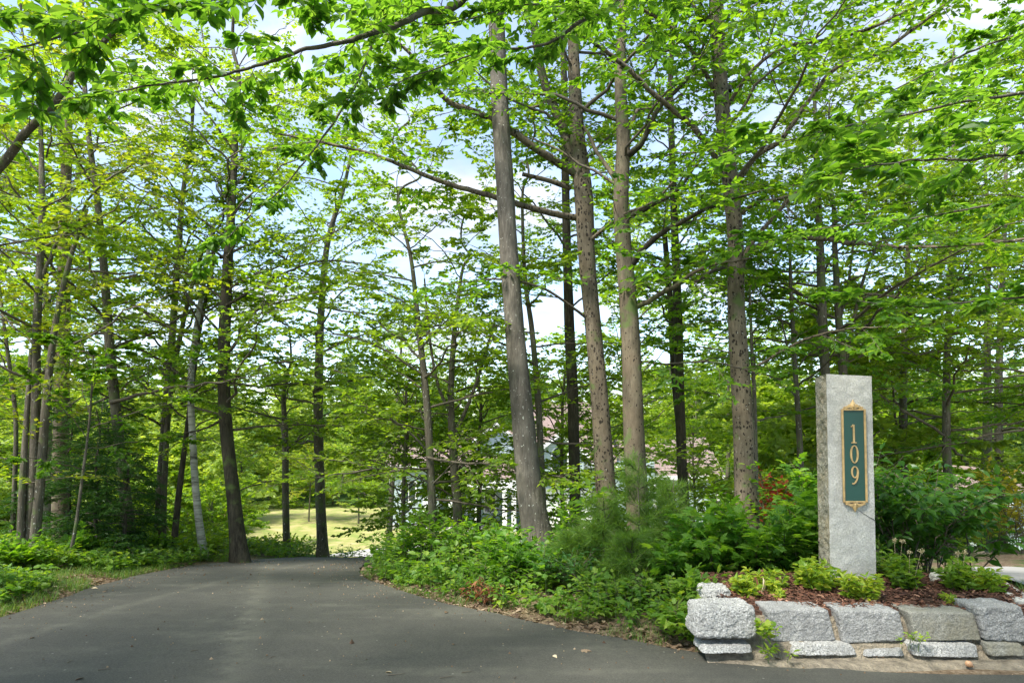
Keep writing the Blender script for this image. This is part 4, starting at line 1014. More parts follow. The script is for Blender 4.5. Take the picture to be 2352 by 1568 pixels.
# ================================================================== STONE WALL, BED, POST
from mathutils import noise as mnoise
def stone(label, corners, d, depth, mat, seed, lean=0.03, rnd=9.0, amp=0.005, chip=0.008, name='granite_block', n=46, dtop=None, group='granite blocks of the retaining wall'):
    """corners: TL, TR, BR, BL picture points of the front face at depth d (top leans back)"""
    tl, tr, br, bl = corners
    fr = [P(tl[0], tl[1], d + lean), P(tr[0], tr[1], d + lean), P(br[0], br[1], d), P(bl[0], bl[1], d)]
    bk = [p + np.array([0, depth, 0]) for p in fr]
    cen = sum(fr + bk) / 8
    rng = random.Random(seed)
    off = Vector((rng.uniform(0, 50), rng.uniform(0, 50), rng.uniform(0, 50)))
    mb = MB()
    lin = np.linspace(-1, 1, n)
    U, W = np.meshgrid(lin, lin)
    for ax in range(3):
        for sg in (-1, 1):
            c = [None] * 3
            c[ax] = np.full(U.shape, float(sg)); o2 = [i for i in range(3) if i != ax]
            c[o2[0]] = U; c[o2[1]] = W
            q = np.stack(c, -1).reshape(-1, 3)
            q = q / (np.sum(np.abs(q) ** (rnd * 1.5), axis=1, keepdims=True) ** (1 / (rnd * 1.5)))
            u = (q[:, 0] + 1) / 2; v = (q[:, 2] + 1) / 2; w = (q[:, 1] + 1) / 2
            def quad(f):
                b_ = f[3] * (1 - u)[:, None] + f[2] * u[:, None]
                t_ = f[0] * (1 - u)[:, None] + f[1] * u[:, None]
                return b_ * (1 - v)[:, None] + t_ * v[:, None]
            p = quad(fr) * (1 - w)[:, None] + quad(bk) * w[:, None]
            nn = nrm(q ** 5)
            for i in range(len(p)):
                pv = Vector(p[i]) + off
                a = mnoise.noise(pv * 5) * amp * 0.8 + mnoise.noise(pv * 19) * amp * 0.8 + mnoise.noise(pv * 46) * amp * 0.6 + mnoise.noise(pv * 90) * amp * 0.35
                k = mnoise.noise(pv * 9 + Vector((9, 9, 9)))
                a -= chip * max(0, k - 0.15) * (0.9 if max(abs(q[i, 0]), abs(q[i, 2])) > 0.88 else 0.25)
                p[i] += nn[i] * a
            idx = np.arange(n * n).reshape(n, n)
            F = np.stack([idx[:-1, :-1], idx[:-1, 1:], idx[1:, 1:], idx[1:, :-1]], -1).reshape(-1, 4)
            mb.add(p, F, 0, 0.5, False)
    base = cen.copy(); base[2] = min(f[2] for f in fr)
    return tag(mb.build(name, M[mat], None, base), label, 'stone', group)

stone('rounded speckled granite block with a bulging top, leftmost of the upper course', [(1600, 1396), (1738, 1392), (1744, 1468), (1597, 1470)], 4.62, 0.30, 'granite', 1, lean=0.05, rnd=5, amp=0.010, chip=0.02)
stone('flat-faced grey block of the upper course, second from the left', [(1762, 1399), (1903, 1400), (1921, 1472), (1772, 1474)], 4.72, 0.26, 'granite_smooth', 2, rnd=16)
stone('bluish grey block of the upper course standing below the stone post', [(1927, 1402), (2066, 1402), (2082, 1471), (1938, 1478)], 4.70, 0.26, 'granite_smooth', 3, rnd=16)
stone('wide tan-grey block of the upper course, right of the bluish block', [(2088, 1405), (2238, 1407), (2256, 1470), (2104, 1472)], 4.68, 0.26, 'granite_tan', 4, rnd=16, amp=0.0035)
stone('dark-sided chipped block at the right end of the upper course', [(2246, 1394), (2352, 1392), (2372, 1478), (2262, 1470)], 4.66, 0.28, 'granite_smooth', 5, rnd=12, amp=0.008, chip=0.02)
stone('low pale block sunk in sand under the rounded block', [(1616, 1482), (1728, 1482), (1732, 1500), (1612, 1502)], 4.58, 0.25, 'granite', 6, rnd=6)
stone('long low block of the bottom course, under the gap of the two left blocks', [(1822, 1478), (1960, 1480), (1976, 1507), (1818, 1506)], 4.62, 0.25, 'granite', 7, rnd=6)
stone('half-buried flat block of the bottom course under the bluish block', [(1990, 1491), (2076, 1489), (2082, 1507), (1986, 1508)], 4.62, 0.25, 'granite_smooth', 8, rnd=6)
stone('large block of the bottom course under the tan-grey block', [(2092, 1478), (2246, 1480), (2256, 1512), (2100, 1508)], 4.60, 0.25, 'granite', 9, rnd=7)
stone('short block of the bottom course at the right end', [(2266, 1476), (2350, 1478), (2360, 1508), (2278, 1508)], 4.60, 0.25, 'granite_tan', 10, rnd=7)
stone('small rounded granite block set back behind the leftmost block', [(1617, 1352), (1680, 1350), (1684, 1388), (1618, 1390)], 5.15, 0.22, 'granite', 11, rnd=5, amp=0.015)
stone('little pale stone standing among the plants right of the post', [(2146, 1322), (2170, 1312), (2174, 1350), (2148, 1350)], 5.5, 0.08, 'granite_post', 12, rnd=6, amp=0.01, group=None)
for i_, (a_, b_) in enumerate([((3.70, 4.95), (3.98, 5.65))]):
    mb = MB(); rg = np.random.default_rng(8)
    q = np.linspace(0, 1, 30)[:, None]; Lp = np.array(a_) * (1 - q) + np.array(b_) * q
    nx_ = nrm(np.array([b_[1] - a_[1], -(b_[0] - a_[0])]))
    prof_ = [(-0.08, 0.0), (-0.085, 0.29), (-0.06, 0.315), (0.06, 0.31), (0.085, 0.285), (0.08, 0.0)]
    V = np.array([[(l[0] + nx_[0] * o_ + rg.normal(0, .003), l[1] + nx_[1] * o_, h_ + rg.normal(0, .004)) for o_, h_ in prof_] for l in Lp])
    idx = np.arange(30 * 6).reshape(30, 6)
    F = np.stack([idx[:-1, :-1], idx[:-1, 1:], idx[1:, 1:], idx[1:, :-1]], -1).reshape(-1, 4)
    mb.add(V.reshape(-1, 3), F[:, ::-1], 0)
    mb.add(V.reshape(-1, 3), [(0, 1, 4, 5), (1, 2, 3, 4), (29 * 6 + 5, 29 * 6 + 4, 29 * 6 + 1, 29 * 6), (29 * 6 + 4, 29 * 6 + 3, 29 * 6 + 2, 29 * 6 + 1)], 0)
    o = mb.build('granite_kerb', M['granite_post'], None, (3.84, 5.3, 0)); tag(o, 'long pale granite kerbstone closing the right side of the mulched bed', 'kerbstone')

# mulch bed
def bedz(x, y):
    x = np.asarray(x, float); y = np.asarray(y, float)
    front = np.clip((y - 4.80) / 0.05, 0, 1)
    back = np.clip((6.5 - y) / 0.7, 0, 1)
    lf = np.clip((x - 1.30 - 0.10 * np.clip(y - 4.8, 0, 2)) / 0.22, 0, 1)
    rt = np.clip((3.95 + 0.12 * (y - 4.9) - x) / 0.10, 0, 1)
    s = lambda k: k * k * (3 - 2 * k)
    hgt = 0.275 + 0.055 * np.clip((y - 4.8) / 0.8, 0, 1) + 0.035 * vnoise(x, y, 0.35, 11) + 0.02 * vnoise(x, y, 0.1, 12)
    return -0.15 + (hgt + 0.15) * s(front) * s(back) * s(lf) * s(rt)
m, t, out = new_mat('mulch soil')
tc = N(t, 'ShaderNodeTexCoord')
n1 = N(t, 'ShaderNodeTexNoise', {'Vector': tc.outputs['Object'], 'Scale': 60.0, 'Detail': 6, 'Roughness': 0.8})
col = ramp(t, n1.outputs['Fac'], [(0.3, (0.030, 0.016, 0.010)), (0.55, (0.10, 0.048, 0.030)), (0.75, (0.22, 0.12, 0.08))])
b = N(t, 'ShaderNodeBsdfPrincipled', {'Base Color': col, 'Roughness': 0.95})
bp = N(t, 'ShaderNodeBump', {'Height': n1.outputs['Fac'], 'Strength': 1.0, 'Distance': 0.02})
t.links.new(bp.outputs[0], b.inputs['Normal']); t.links.new(b.outputs[0], out.inputs[0])
M['mulchsoil'] = m
mb = MB()
grid_mesh(np.arange(1.2, 4.3, 0.025), np.concatenate([np.arange(4.74, 4.9, 0.01), np.arange(4.9, 6.7, 0.03)]), bedz, mb)
tag(mb.build('mulch_bed', M['mulchsoil']), kind='structure')
# sandy mortar and soil between and under the courses
M['sand'] = simple_mat('sandy mortar', (0.22, 0.185, 0.135), 0.95, 0.4, 14, 1.0, 50, bdist=0.03)
mb = MB()
xs = np.arange(1.30, 4.1, 0.02)
zz = np.array([(-0.03, 4.57), (0.0, 4.62), (0.02, 4.67), (0.06, 4.70), (0.085, 4.70), (0.10, 4.76), (0.20, 4.80), (0.25, 4.83)])
V = np.array([[(x, yy + 0.03 * float(vnoise(x, zq * 4, 0.12, 21)) - 0.02, zq + 0.02 * float(vnoise(x, zq * 9, 0.15, 22))) for zq, yy in zz] for x in xs])
idx = np.arange(len(xs) * len(zz)).reshape(len(xs), len(zz))
F = np.stack([idx[:-1, :-1], idx[1:, :-1], idx[1:, 1:], idx[:-1, 1:]], -1).reshape(-1, 4)
mb.add(V.reshape(-1, 3), F, 0, 0.5, True)
tag(mb.build('sand_and_mortar', M['sand']), kind='structure')
# fan of sand spilled on the asphalt edge
mb = MB()
def sandz(X, Y):
    e = 0.50 + 0.35 * vnoise(X, Y * 0, 0.5, 31)
    k = np.clip((Y - (4.58 - 0.26 * e)) / 0.10, 0, 1) * np.clip((X - 1.15) / 0.5, 0, 1)
    return prof(Y) - 0.02 + 0.034 * k + 0.012 * vnoise(X, Y, 0.09, 32) * k
grid_mesh(np.arange(1.1, 4.6, 0.025), np.arange(4.25, 4.66, 0.015), sandz, mb)
tag(mb.build('sand', M['sand']), kind='structure')

def flat_bits(n, rng, fx, zf, ln, wd, tilt=0.35, tmpl=T_RHOMB):
    xy = fx(n)
    C = np.stack([xy[:, 0], xy[:, 1], zf(xy[:, 0], xy[:, 1])], 1)
    a = rng.uniform(0, 6.28, len(C))
    A = np.stack([np.cos(a), np.sin(a), rng.normal(0, tilt * 0.5, len(C))], 1)
    Nn = np.stack([rng.normal(0, tilt, len(C)), rng.normal(0, tilt, len(C)), np.ones(len(C))], 1)
    return C, A, Nn
rng = np.random.default_rng(41)
def bedxy(n):
    x = rng.uniform(1.35, 4.0, n * 2); y = rng.uniform(4.78, 6.0, n * 2)
    k = bedz(x, y) > 0.22
    return np.stack([x[k], y[k]], 1)[:n]
mb = MB()
C, A, Nn = flat_bits(9000, rng, bedxy, lambda x, y: bedz(x, y) + rng.uniform(0.0, 0.015, len(x)), 0, 0, 0.4)
leaves(mb, T_BLADE, C, A, Nn, rng.uniform(0.02, 0.075, len(C)), rng.uniform(0.12, 0.35, len(C)), 0, np.clip(rng.beta(1.3, 2.4, len(C)), 0, 1))
tag(mb.build('mulch', M['mulch']), 'reddish brown bark mulch chips covering the bed around the post', 'mulch', kind='stuff')

# ---- granite post
PX0, PX1, PD = 1898, 2002, 5.55
a_, b_ = P(PX0, 866, PD), P(PX1, 866, PD)
w_post = b_[0] - a_[0]; ztop = P(1950, 862, PD)[2]
pc_ = np.array([(a_[0] + b_[0]) / 2, PD, 0.18])
post = thing('granite_post', pc_, 'tall rough-sided granite post bearing a green number plaque in the mulched bed', 'post')
mb = MB()
nz, nu = 90, 18
hp = ztop - 0.18
def post_face(p00, p10, p11, p01, nrml, rough, mat, nu_, nv_, seed):
    u = np.linspace(0, 1, nu_); v = np.linspace(0, 1, nv_)
    Uu, Vv = np.meshgrid(u, v)
    p = (np.array(p00) * (1 - Uu)[..., None] + np.array(p10) * Uu[..., None]) * (1 - Vv)[..., None] + (np.array(p01) * (1 - Uu)[..., None] + np.array(p11) * Uu[..., None]) * Vv[..., None]
    q = p.reshape(-1, 3).copy()
    ed = np.minimum(np.minimum(Uu, 1 - Uu), 1.0).ravel()
    for i in range(len(q)):
        pv = Vector(q[i]) * 1.0 + Vector((3.1, 7.7, 1.3))
        a = mnoise.noise(pv * 6) * rough + mnoise.noise(pv * 22) * rough * 0.7 + mnoise.noise(pv * 60) * rough * 0.3
        # all faces share the noise so the edges stay closed
        q[i] += np.array([mnoise.noise(pv * 14), mnoise.noise(pv * 14 + Vector((5, 5, 5))), 0]) * 0.003 * (1 if 0 else 1)
        if 0.001 < ed[i]:
            q[i] += np.array(nrml) * a * min(1, ed[i] * 12)
    idx = np.arange(nu_ * nv_).reshape(nv_, nu_)
    F = np.stack([idx[:-1, :-1], idx[:-1, 1:], idx[1:, 1:], idx[1:, :-1]], -1).reshape(-1, 4)
    mb.add(q, F, mat, 0.5, False)
hw = w_post / 2; dp = 0.235
B0 = [(-hw, 0, 0), (hw, 0, 0), (hw - 0.01, dp, 0), (-hw + 0.015, dp, 0)]
T0 = [(-hw, 0, hp + 0.012), (hw, 0, hp - 0.006), (hw - 0.01, dp, hp - 0.012), (-hw + 0.015, dp, hp + 0.002)]
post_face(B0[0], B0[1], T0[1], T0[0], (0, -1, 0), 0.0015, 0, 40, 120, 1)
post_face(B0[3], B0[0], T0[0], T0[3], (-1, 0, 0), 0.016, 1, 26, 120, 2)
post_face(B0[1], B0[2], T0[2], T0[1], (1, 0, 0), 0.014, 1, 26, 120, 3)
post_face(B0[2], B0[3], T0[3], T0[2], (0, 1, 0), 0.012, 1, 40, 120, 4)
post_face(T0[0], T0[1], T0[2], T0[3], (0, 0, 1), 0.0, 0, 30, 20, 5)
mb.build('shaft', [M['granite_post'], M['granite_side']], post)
# a weathered crack on the right side under the plaque: a thin raised dark seam
ppm = PD / FPX
def fx(px): return (px - 1950) * ppm * 1.0          # local x on the front face
def fz(py): return P(1950, py, PD)[2] - 0.18
M['crack'] = simple_mat('crack in the stone', (0.10, 0.095, 0.085), 0.95, 0.3, 30, 0)
mb = MB()
cr_ = [(1962, 1170), (1972, 1176), (1980, 1180), (1990, 1186), (1998, 1192), (2003, 1194)]
Pc = np.array([(fx(a), -0.0035, fz(b) + random.Random(a).uniform(-.004, .004)) for a, b in cr_])
tubes(mb, spline(Pc, 26), np.linspace(0.001, 0.0026, 26) , 5, 0)
mb.build('crack', M['crack'], post)
plq = bpy.data.objects.new('plaque', None)
# plaque: panel with gold border, numerals, two leaf finials
pl_x0, pl_x1 = fx(1929), fx(1983); pz0, pz1 = fz(1152), fz(940)
YF = -0.004
pm_ = MB()
pm_.box(pl_x0, pl_x1, YF - 0.012, YF, pz0, pz1, 0)
plq = pm_.build('plaque', M['plaque'], post)
plq['label'] = 'dark green plaque with gold border reading 109'
bd = MB()
bw = 0.013
for (x0, x1, z0, z1) in [(pl_x0 - 0.004, pl_x0 + bw, pz0 - .002, pz1 + .002), (pl_x1 - bw, pl_x1 + 0.004, pz0 - .002, pz1 + .002), (pl_x0 + bw, pl_x1 - bw, pz1 - bw * .7, pz1 + 0.003), (pl_x0 + bw, pl_x1 - bw, pz0 - 0.003, pz0 + bw * .7)]:
    # rounded bead section
    bd.box(x0, x1, YF - 0.018, YF - 0.0125, z0, z1)
    if x1 - x0 < z1 - z0:
        bd.box(x0 + .003, x1 - .003, YF - 0.021, YF - 0.018, z0 + .003, z1 - .003)
    else:
        bd.box(x0, x1, YF - 0.021, YF - 0.018, z0 + .002, z1 - .002)
bd.build('border', M['gold'], plq)
def ribbon(mb, pts, w, y0, y1, mat=0):
    """flat raised stroke through xz points with per-point width"""
    pts = np.asarray(pts, float); w = np.asarray(w, float)
    T = np.gradient(pts, axis=0); T = T / (np.linalg.norm(T, axis=1, keepdims=True) + 1e-9)
    Nn = np.stack([-T[:, 1], T[:, 0]], 1)
    a = pts + Nn * w[:, None] / 2; b = pts - Nn * w[:, None] / 2
    n = len(pts)
    V = [(p[0], y1, p[1]) for p in a] + [(p[0], y1, p[1]) for p in b] + [(p[0], y0, p[1]) for p in a] + [(p[0], y0, p[1]) for p in b]
    F = []
    for i in range(n - 1):
        F += [(2 * n + i, 3 * n + i, 3 * n + i + 1, 2 * n + i + 1), (i, 2 * n + i, 2 * n + i + 1, i + 1), (n + i, n + i + 1, 3 * n + i + 1, 3 * n + i)]
    F += [(0, n, 3 * n, 2 * n), (n - 1, 3 * n - 1, 4 * n - 1, 2 * n - 1)]
    mb.add(V, F, mat)
def finial(zc, sgn):
    mb = MB()
    cx = (pl_x0 + pl_x1) / 2
    y0, y1 = YF - 0.022, YF - 0.004
    # central pointed leaf with a ridge
    Lf = 0.080; Wf = 0.036
    ring = [(0, -0.004), (Wf * .45, 0.014), (Wf * .72, 0.034), (Wf * .38, 0.058), (0, Lf), (-Wf * .38, 0.058), (-Wf * .72, 0.034), (-Wf * .45, 0.014)]
    V = [(cx + a, YF - 0.010, zc + sgn * b) for a, b in ring] + [(cx + a, y1, zc + sgn * b) for a, b in ring] + [(cx, y0 - 0.004, zc + sgn * 0.02), (cx, y0, zc + sgn * 0.045)]
    F3 = [(i, (i + 1) % 8, 16) for i in (0, 1, 6, 7)] + [(2, 3, 17), (3, 4, 17), (4, 5, 17), (5, 6, 17), (2, 17, 16), (17, 6, 16)]
    mb.add(V, F3, 0)
    mb.add(V, [(i, 8 + i, 8 + (i + 1) % 8, (i + 1) % 8) for i in range(8)], 0)
    # scrolls to both sides
    for s in (-1, 1):
        for (ln, up, ww) in ((0.074, 0.022, 0.015), (0.046, 0.036, 0.012)):
            tt = np.linspace(0, 1, 14)
            xx = cx + s * (0.006 + ln * tt); zz_ = zc + sgn * (0.006 + up * np.sin(tt * math.pi) ** 0.8 * (1 - 0.35 * tt) - 0.004 * tt)
            ribbon(mb, np.stack([xx, zz_], 1), ww * (0.45 + 0.75 * np.sin(tt * math.pi * .8 + .3)), y0 + 0.003 + (0.004 if ln < .06 else 0), y1)
        th = np.linspace(0, 5.2, 18)
        rr = 0.012 * (1 - th / 7)
        ribbon(mb, np.stack([cx + s * (0.073 + rr * np.cos(th + 1.2)), zc + sgn * (0.007 + rr * np.sin(th + 1.2))], 1), np.full(18, 0.0065), y0, y1)
    return mb.build('finial', M['gold'], plq)
finial(pz1, 1); finial(pz0, -1)
cx = (pl_x0 + pl_x1) / 2
def zpx(py): return fz(py)
yy0, yy1 = YF - 0.020, YF - 0.0122
k_ = ppm
# numeral 1
mb = MB(); z0, z1 = zpx(1017), zpx(975)
ribbon(mb, [(cx - .002, z0), (cx - .002, z1)], [0.0135, 0.0135], yy0, yy1)
ribbon(mb, [(cx - .024, z1 - .018), (cx - .012, z1 - .010), (cx - .004, z1)], [0.006, 0.008, 0.010], yy0 - .0005, yy1)
ribbon(mb, [(cx - .023, z0 + .003), (cx + .019, z0 + .003)], [0.007, 0.007], yy0 - .001, yy1)
mb.build('numeral', M['gold'], plq)['label'] = 'gold raised numeral 1'
mb = MB(); z0, z1 = zpx(1063), zpx(1022); th = np.linspace(0, 2 * math.pi, 49)
ribbon(mb, np.stack([cx - .001 + 0.027 * np.cos(th), (z0 + z1) / 2 + (z1 - z0) / 2 * 0.96 * np.sin(th)], 1), 0.0065 + 0.0075 * np.abs(np.cos(th)) ** 1.5, yy0, yy1)
mb.build('numeral', M['gold'], plq)['label'] = 'gold raised numeral 0'
mb = MB(); z0, z1 = zpx(1112), zpx(1070); hz_ = z1 - z0
cc = z1 - hz_ * 0.32
ribbon(mb, np.stack([cx + 0.024 * np.cos(th), cc + hz_ * 0.30 * np.sin(th)], 1), 0.0065 + 0.007 * np.abs(np.cos(th)) ** 1.5, yy0, yy1)
ta = np.linspace(0, 1, 16)
ribbon(mb, np.stack([cx + 0.024 * np.cos(ta * 1.9) - 0.008 * ta ** 3, cc - hz_ * 0.66 * np.sin(ta * 1.45)], 1), 0.0125 - 0.005 * ta, yy0 - .0006, yy1)
ribbon(mb, np.stack([cx - .014 - 0.006 * np.cos(np.linspace(0, 3, 8)), z0 + 0.004 + 0.006 * np.sin(np.linspace(0, 3, 8))], 1), np.full(8, 0.007), yy0 - .001, yy1)
mb.build('numeral', M['gold'], plq)['label'] = 'gold raised numeral 9'

# ================================================================== PLANTS
def shrub(name, label, loc, H, spread, nst, tmpl, leaf, wr, mat, seed, tw=7, nl=5, cat='shrub', group=None, tl=0.25, t0=0.25, hang=0.2, stem='bark_twig', flat=0.35, upright=0.6, tone=0.0, arch=0.0, sr=0.006, opposite=False, az0=None, azr=math.pi, petiole=0.0):
    rng = np.random.default_rng(seed)
    root = thing(name, loc, label, cat, group)
    st = MB(); lf = MB()
    az = rng.uniform(0, 6.28, nst) if az0 is None else az0 + rng.uniform(-azr, azr, nst)
    hh = H * rng.uniform(0.6, 1.05, nst); sp = spread * rng.uniform(0.35, 1.0, nst)
    out = np.stack([np.cos(az), np.sin(az), np.zeros(nst)], 1)
    S = rng.normal(0, 0.03 + spread * 0.08, (nst, 3)); S[:, 2] = -0.05
    def pos(i, t):
        return S[i] + out[i] * (sp[i] * t ** 1.4)[:, None] + Z3 * (hh[i] * (t ** upright) * (1 - arch * t * t))[:, None]
    ts = np.linspace(0, 1, 8)
    Pt = np.stack([pos(np.arange(nst), np.full(nst, t)) for t in ts], 1)
    Pt[:, 1:] += rng.normal(0, 0.012, Pt[:, 1:].shape) * H
    tubes(st, Pt, sr * np.linspace(1, 0.35, 8)[None] * np.ones((nst, 1)), 5, 0)
    idx = np.repeat(np.arange(nst), tw); k = np.tile(np.arange(tw), nst)
    t = np.clip(t0 + (1 - t0) * (k + rng.uniform(0.2, 0.8, len(k))) / tw, 0, 1)
    # on the drawn stem
    f = t * 7; i0 = np.minimum(f.astype(int), 6); fr_ = (f - i0)[:, None]
    B = Pt[idx, i0] * (1 - fr_) + Pt[idx, i0 + 1] * fr_
    T = nrm(Pt[idx, i0 + 1] - Pt[idx, i0])
    a = k * 2.4 + rng.uniform(0, 6.28, nst)[idx]
    D = np.stack([np.cos(a), np.sin(a), np.full(len(a), 0.25)], 1) + T * 0.7 + out[idx] * 0.3
    D = nrm(D)
    TL = tl * (1.15 - 0.6 * t) * rng.uniform(0.6, 1.3, len(t))
    tubes(st, np.stack([B, B + D * TL[:, None]], 1), np.stack([np.full(len(TL), sr * 0.4), np.full(len(TL), sr * 0.2)], 1), 3, 0)
    j = np.repeat(np.arange(len(TL)), nl); kk = np.tile(np.arange(nl), len(TL))
    if opposite:
        tt = np.floor(kk / 2 + 1) / (nl / 2)
    else:
        tt = (kk + 0.8) / nl
    C = B[j] + D[j] * (TL[j] * np.clip(tt, 0, 1))[:, None]
    Hh = nrm(np.cross(D[j], Z3)); sd = np.where(kk % 2 == 0, 1.0, -1.0)
    aa = 0.95 + rng.normal(0, 0.25, len(kk))
    aa = np.where(kk == nl - 1, 0.1, aa)
    Ax = D[j] * np.cos(aa)[:, None] + Hh * (sd * np.sin(aa))[:, None]
    Ax[:, 2] -= hang * rng.uniform(0.4, 1.6, len(kk))
    Ax = nrm(Ax)
    C = C + Ax * petiole
    Nn = rng.normal(0, flat, Ax.shape); Nn[:, 2] += 1
    leaves(lf, tmpl, C, Ax, Nn, leaf * rng.uniform(0.6, 1.2, len(kk)), wr * rng.uniform(0.85, 1.15, len(kk)), 0, np.clip(0.5 + tone + rng.normal(0, 0.22, len(kk)) + 0.15 * (t[j] - 0.5), 0, 1))
    st.build('stem', M[stem], root)
    lf.build('foliage', M[mat], root)
    return root
def at(px, d, dz=0.0):
    x = (px - 1176) / FPX * d
    return (x, d, float(terr(x, d)) + dz)
def atb(px, py):
    """spot on the mulch bed seen at a picture point"""
    for d in np.arange(4.8, 6.4, 0.01):
        p = P(px, py, d)
        if p[2] <= float(bedz(p[0], p[1])):
            return (p[0], p[1], float(bedz(p[0], p[1])))
    p = P(px, py, 5.6); return (p[0], 5.6, 0.3)

# perennials on the bed
for i, (px, py, H, sp, n, lab) in enumerate([
    (1710, 1368, 0.20, 0.08, 7, 'small yellow-green perennial at the left end of the mulched bed'),
    (1762, 1352, 0.22, 0.10, 5, 'thin pale perennial beside the big fallen leaf'),
    (1796, 1372, 0.10, 0.05, 4, 'tiny seedling in the mulch behind the second block'),
    (1880, 1352, 0.25, 0.14, 12, 'bushy bright green perennial left of the post foot'),
    (1845, 1340, 0.26, 0.12, 8, 'leafy perennial behind the bushy one left of the post'),
    (1972, 1378, 0.25, 0.09, 9, 'yellow-green perennial growing in front of the post foot'),
    (2088, 1352, 0.28, 0.15, 12, 'broad perennial with pale flower heads right of the post'),
    (2060, 1335, 0.30, 0.12, 7, 'grey-green perennial close to the right side of the post'),
    (2176, 1380, 0.10, 0.06, 5, 'low sprout at the front of the bed, far right part'),
    (2205, 1352, 0.26, 0.15, 11, 'dense perennial in front of the little pale stone'),
    (2262, 1358, 0.22, 0.13, 9, 'sprawling perennial by the granite kerb')]):
    r_ = shrub('perennial', lab, atb(px, py), H * 0.95, sp * 0.95, n + 2, T_LANCE, 0.066 if H > .12 else 0.04, 0.42, 'leaf_perennial', 500 + i, tw=10, nl=3, tl=0.025, t0=0.12, hang=0.15, stem='stem', upright=0.9, cat='plant', group='perennials on the mulched bed', sr=0.003, flat=0.5, tone=-0.25 if i in (6, 7, 9) else (0.05 if i in (3, 4, 10) else 0.2))
    if i in (6, 7, 9):
        rg = np.random.default_rng(900 + i)
        fl = MB()
        for h_ in range(2):
            c0 = np.array([rg.uniform(-sp * .5, sp * .5), rg.uniform(-sp * .5, sp * .5), H * rg.uniform(1.0, 1.2)])
            n_ = 40
            C = c0 + rg.normal(0, 0.009, (n_, 3)); A = rg.normal(0, 1, (n_, 3)); A[:, 2] += 0.8
            leaves(fl, T_RHOMB, C, A, rg.normal(0, 1, (n_, 3)), 0.014, 0.6, 0, rg.random(n_))
            tubes(fl, np.array([[c0[0] * .5, c0[1] * .5, H * .4], c0]), np.array([0.002, 0.0015]), 4, 0)
        fl.build('flower_head', M['flower'], r_)
# creeping leaves in the wall gaps
for i, (px, py, d, lab) in enumerate([(1752, 1470, 4.62, 'bright leaves creeping out between the two leftmost wall blocks'), (1778, 1502, 4.56, 'spiky weed growing at the foot of the wall gap'), (2089, 1472, 4.62, 'small clover-like leaves in the gap below the tan-grey block')]):
    p = P(px, py, d)
    shrub('weed', lab, tuple(p), [0.16, 0.12, 0.12][i], 0.07, [7, 5, 6][i], [T_OVAL, T_LANCE, T_OVAL][i], [0.05, 0.05, 0.025][i], [0.7, 0.25, 0.8][i], 'leaf_perennial', 540 + i, tw=5, nl=2, tl=0.03, stem='stem', cat='plant', sr=0.002, az0=-1.57, azr=1.2, tone=0.0)
# fallen leaves on the bed
def leaf_thing(label, p, ln, wr, mat, az, tilt, tmpl=T_OVAL, name='fallen_leaf', group=None, rnd=0.6, up=0.0):
    mb = MB()
    tv, tf = tmpl
    a = np.array([[math.cos(az), math.sin(az), up]]); nn = np.array([[math.sin(az) * tilt, -math.cos(az) * tilt, 1.0 if up < 1 else 0.0]])
    leaves(mb, tmpl, np.zeros((1, 3)), a, nn, ln, wr, 0, np.array([rnd]))
    o = mb.build(name, M[mat], None, (0, 0, 0)); o.location = p
    sm = o.modifiers.new('thick', 'SOLIDIFY'); sm.thickness = 0.0015
    return tag(o, label, 'leaf', group)
p = atb(1748, 1362)
leaf_thing('big pale fallen leaf standing on edge at the left of the bed', p, 0.14, 0.32, 'flower', 0.9, 3.0, up=1.1, rnd=0.9)
p = atb(1742, 1360)
leaf_thing('rust red fallen leaf propped against the pale one', (p[0], p[1] + .02, p[2]), 0.12, 0.22, 'rust', 1.3, 3.0, up=1.6, rnd=0.2)
p = atb(2003, 1382)
leaf_thing('curled tan maple leaf on the mulch in front of the post', (p[0] - .05, p[1], p[2] + .015), 0.11, 0.9, 'litter', 0.2, 0.3, T_MAPLE, rnd=0.8)

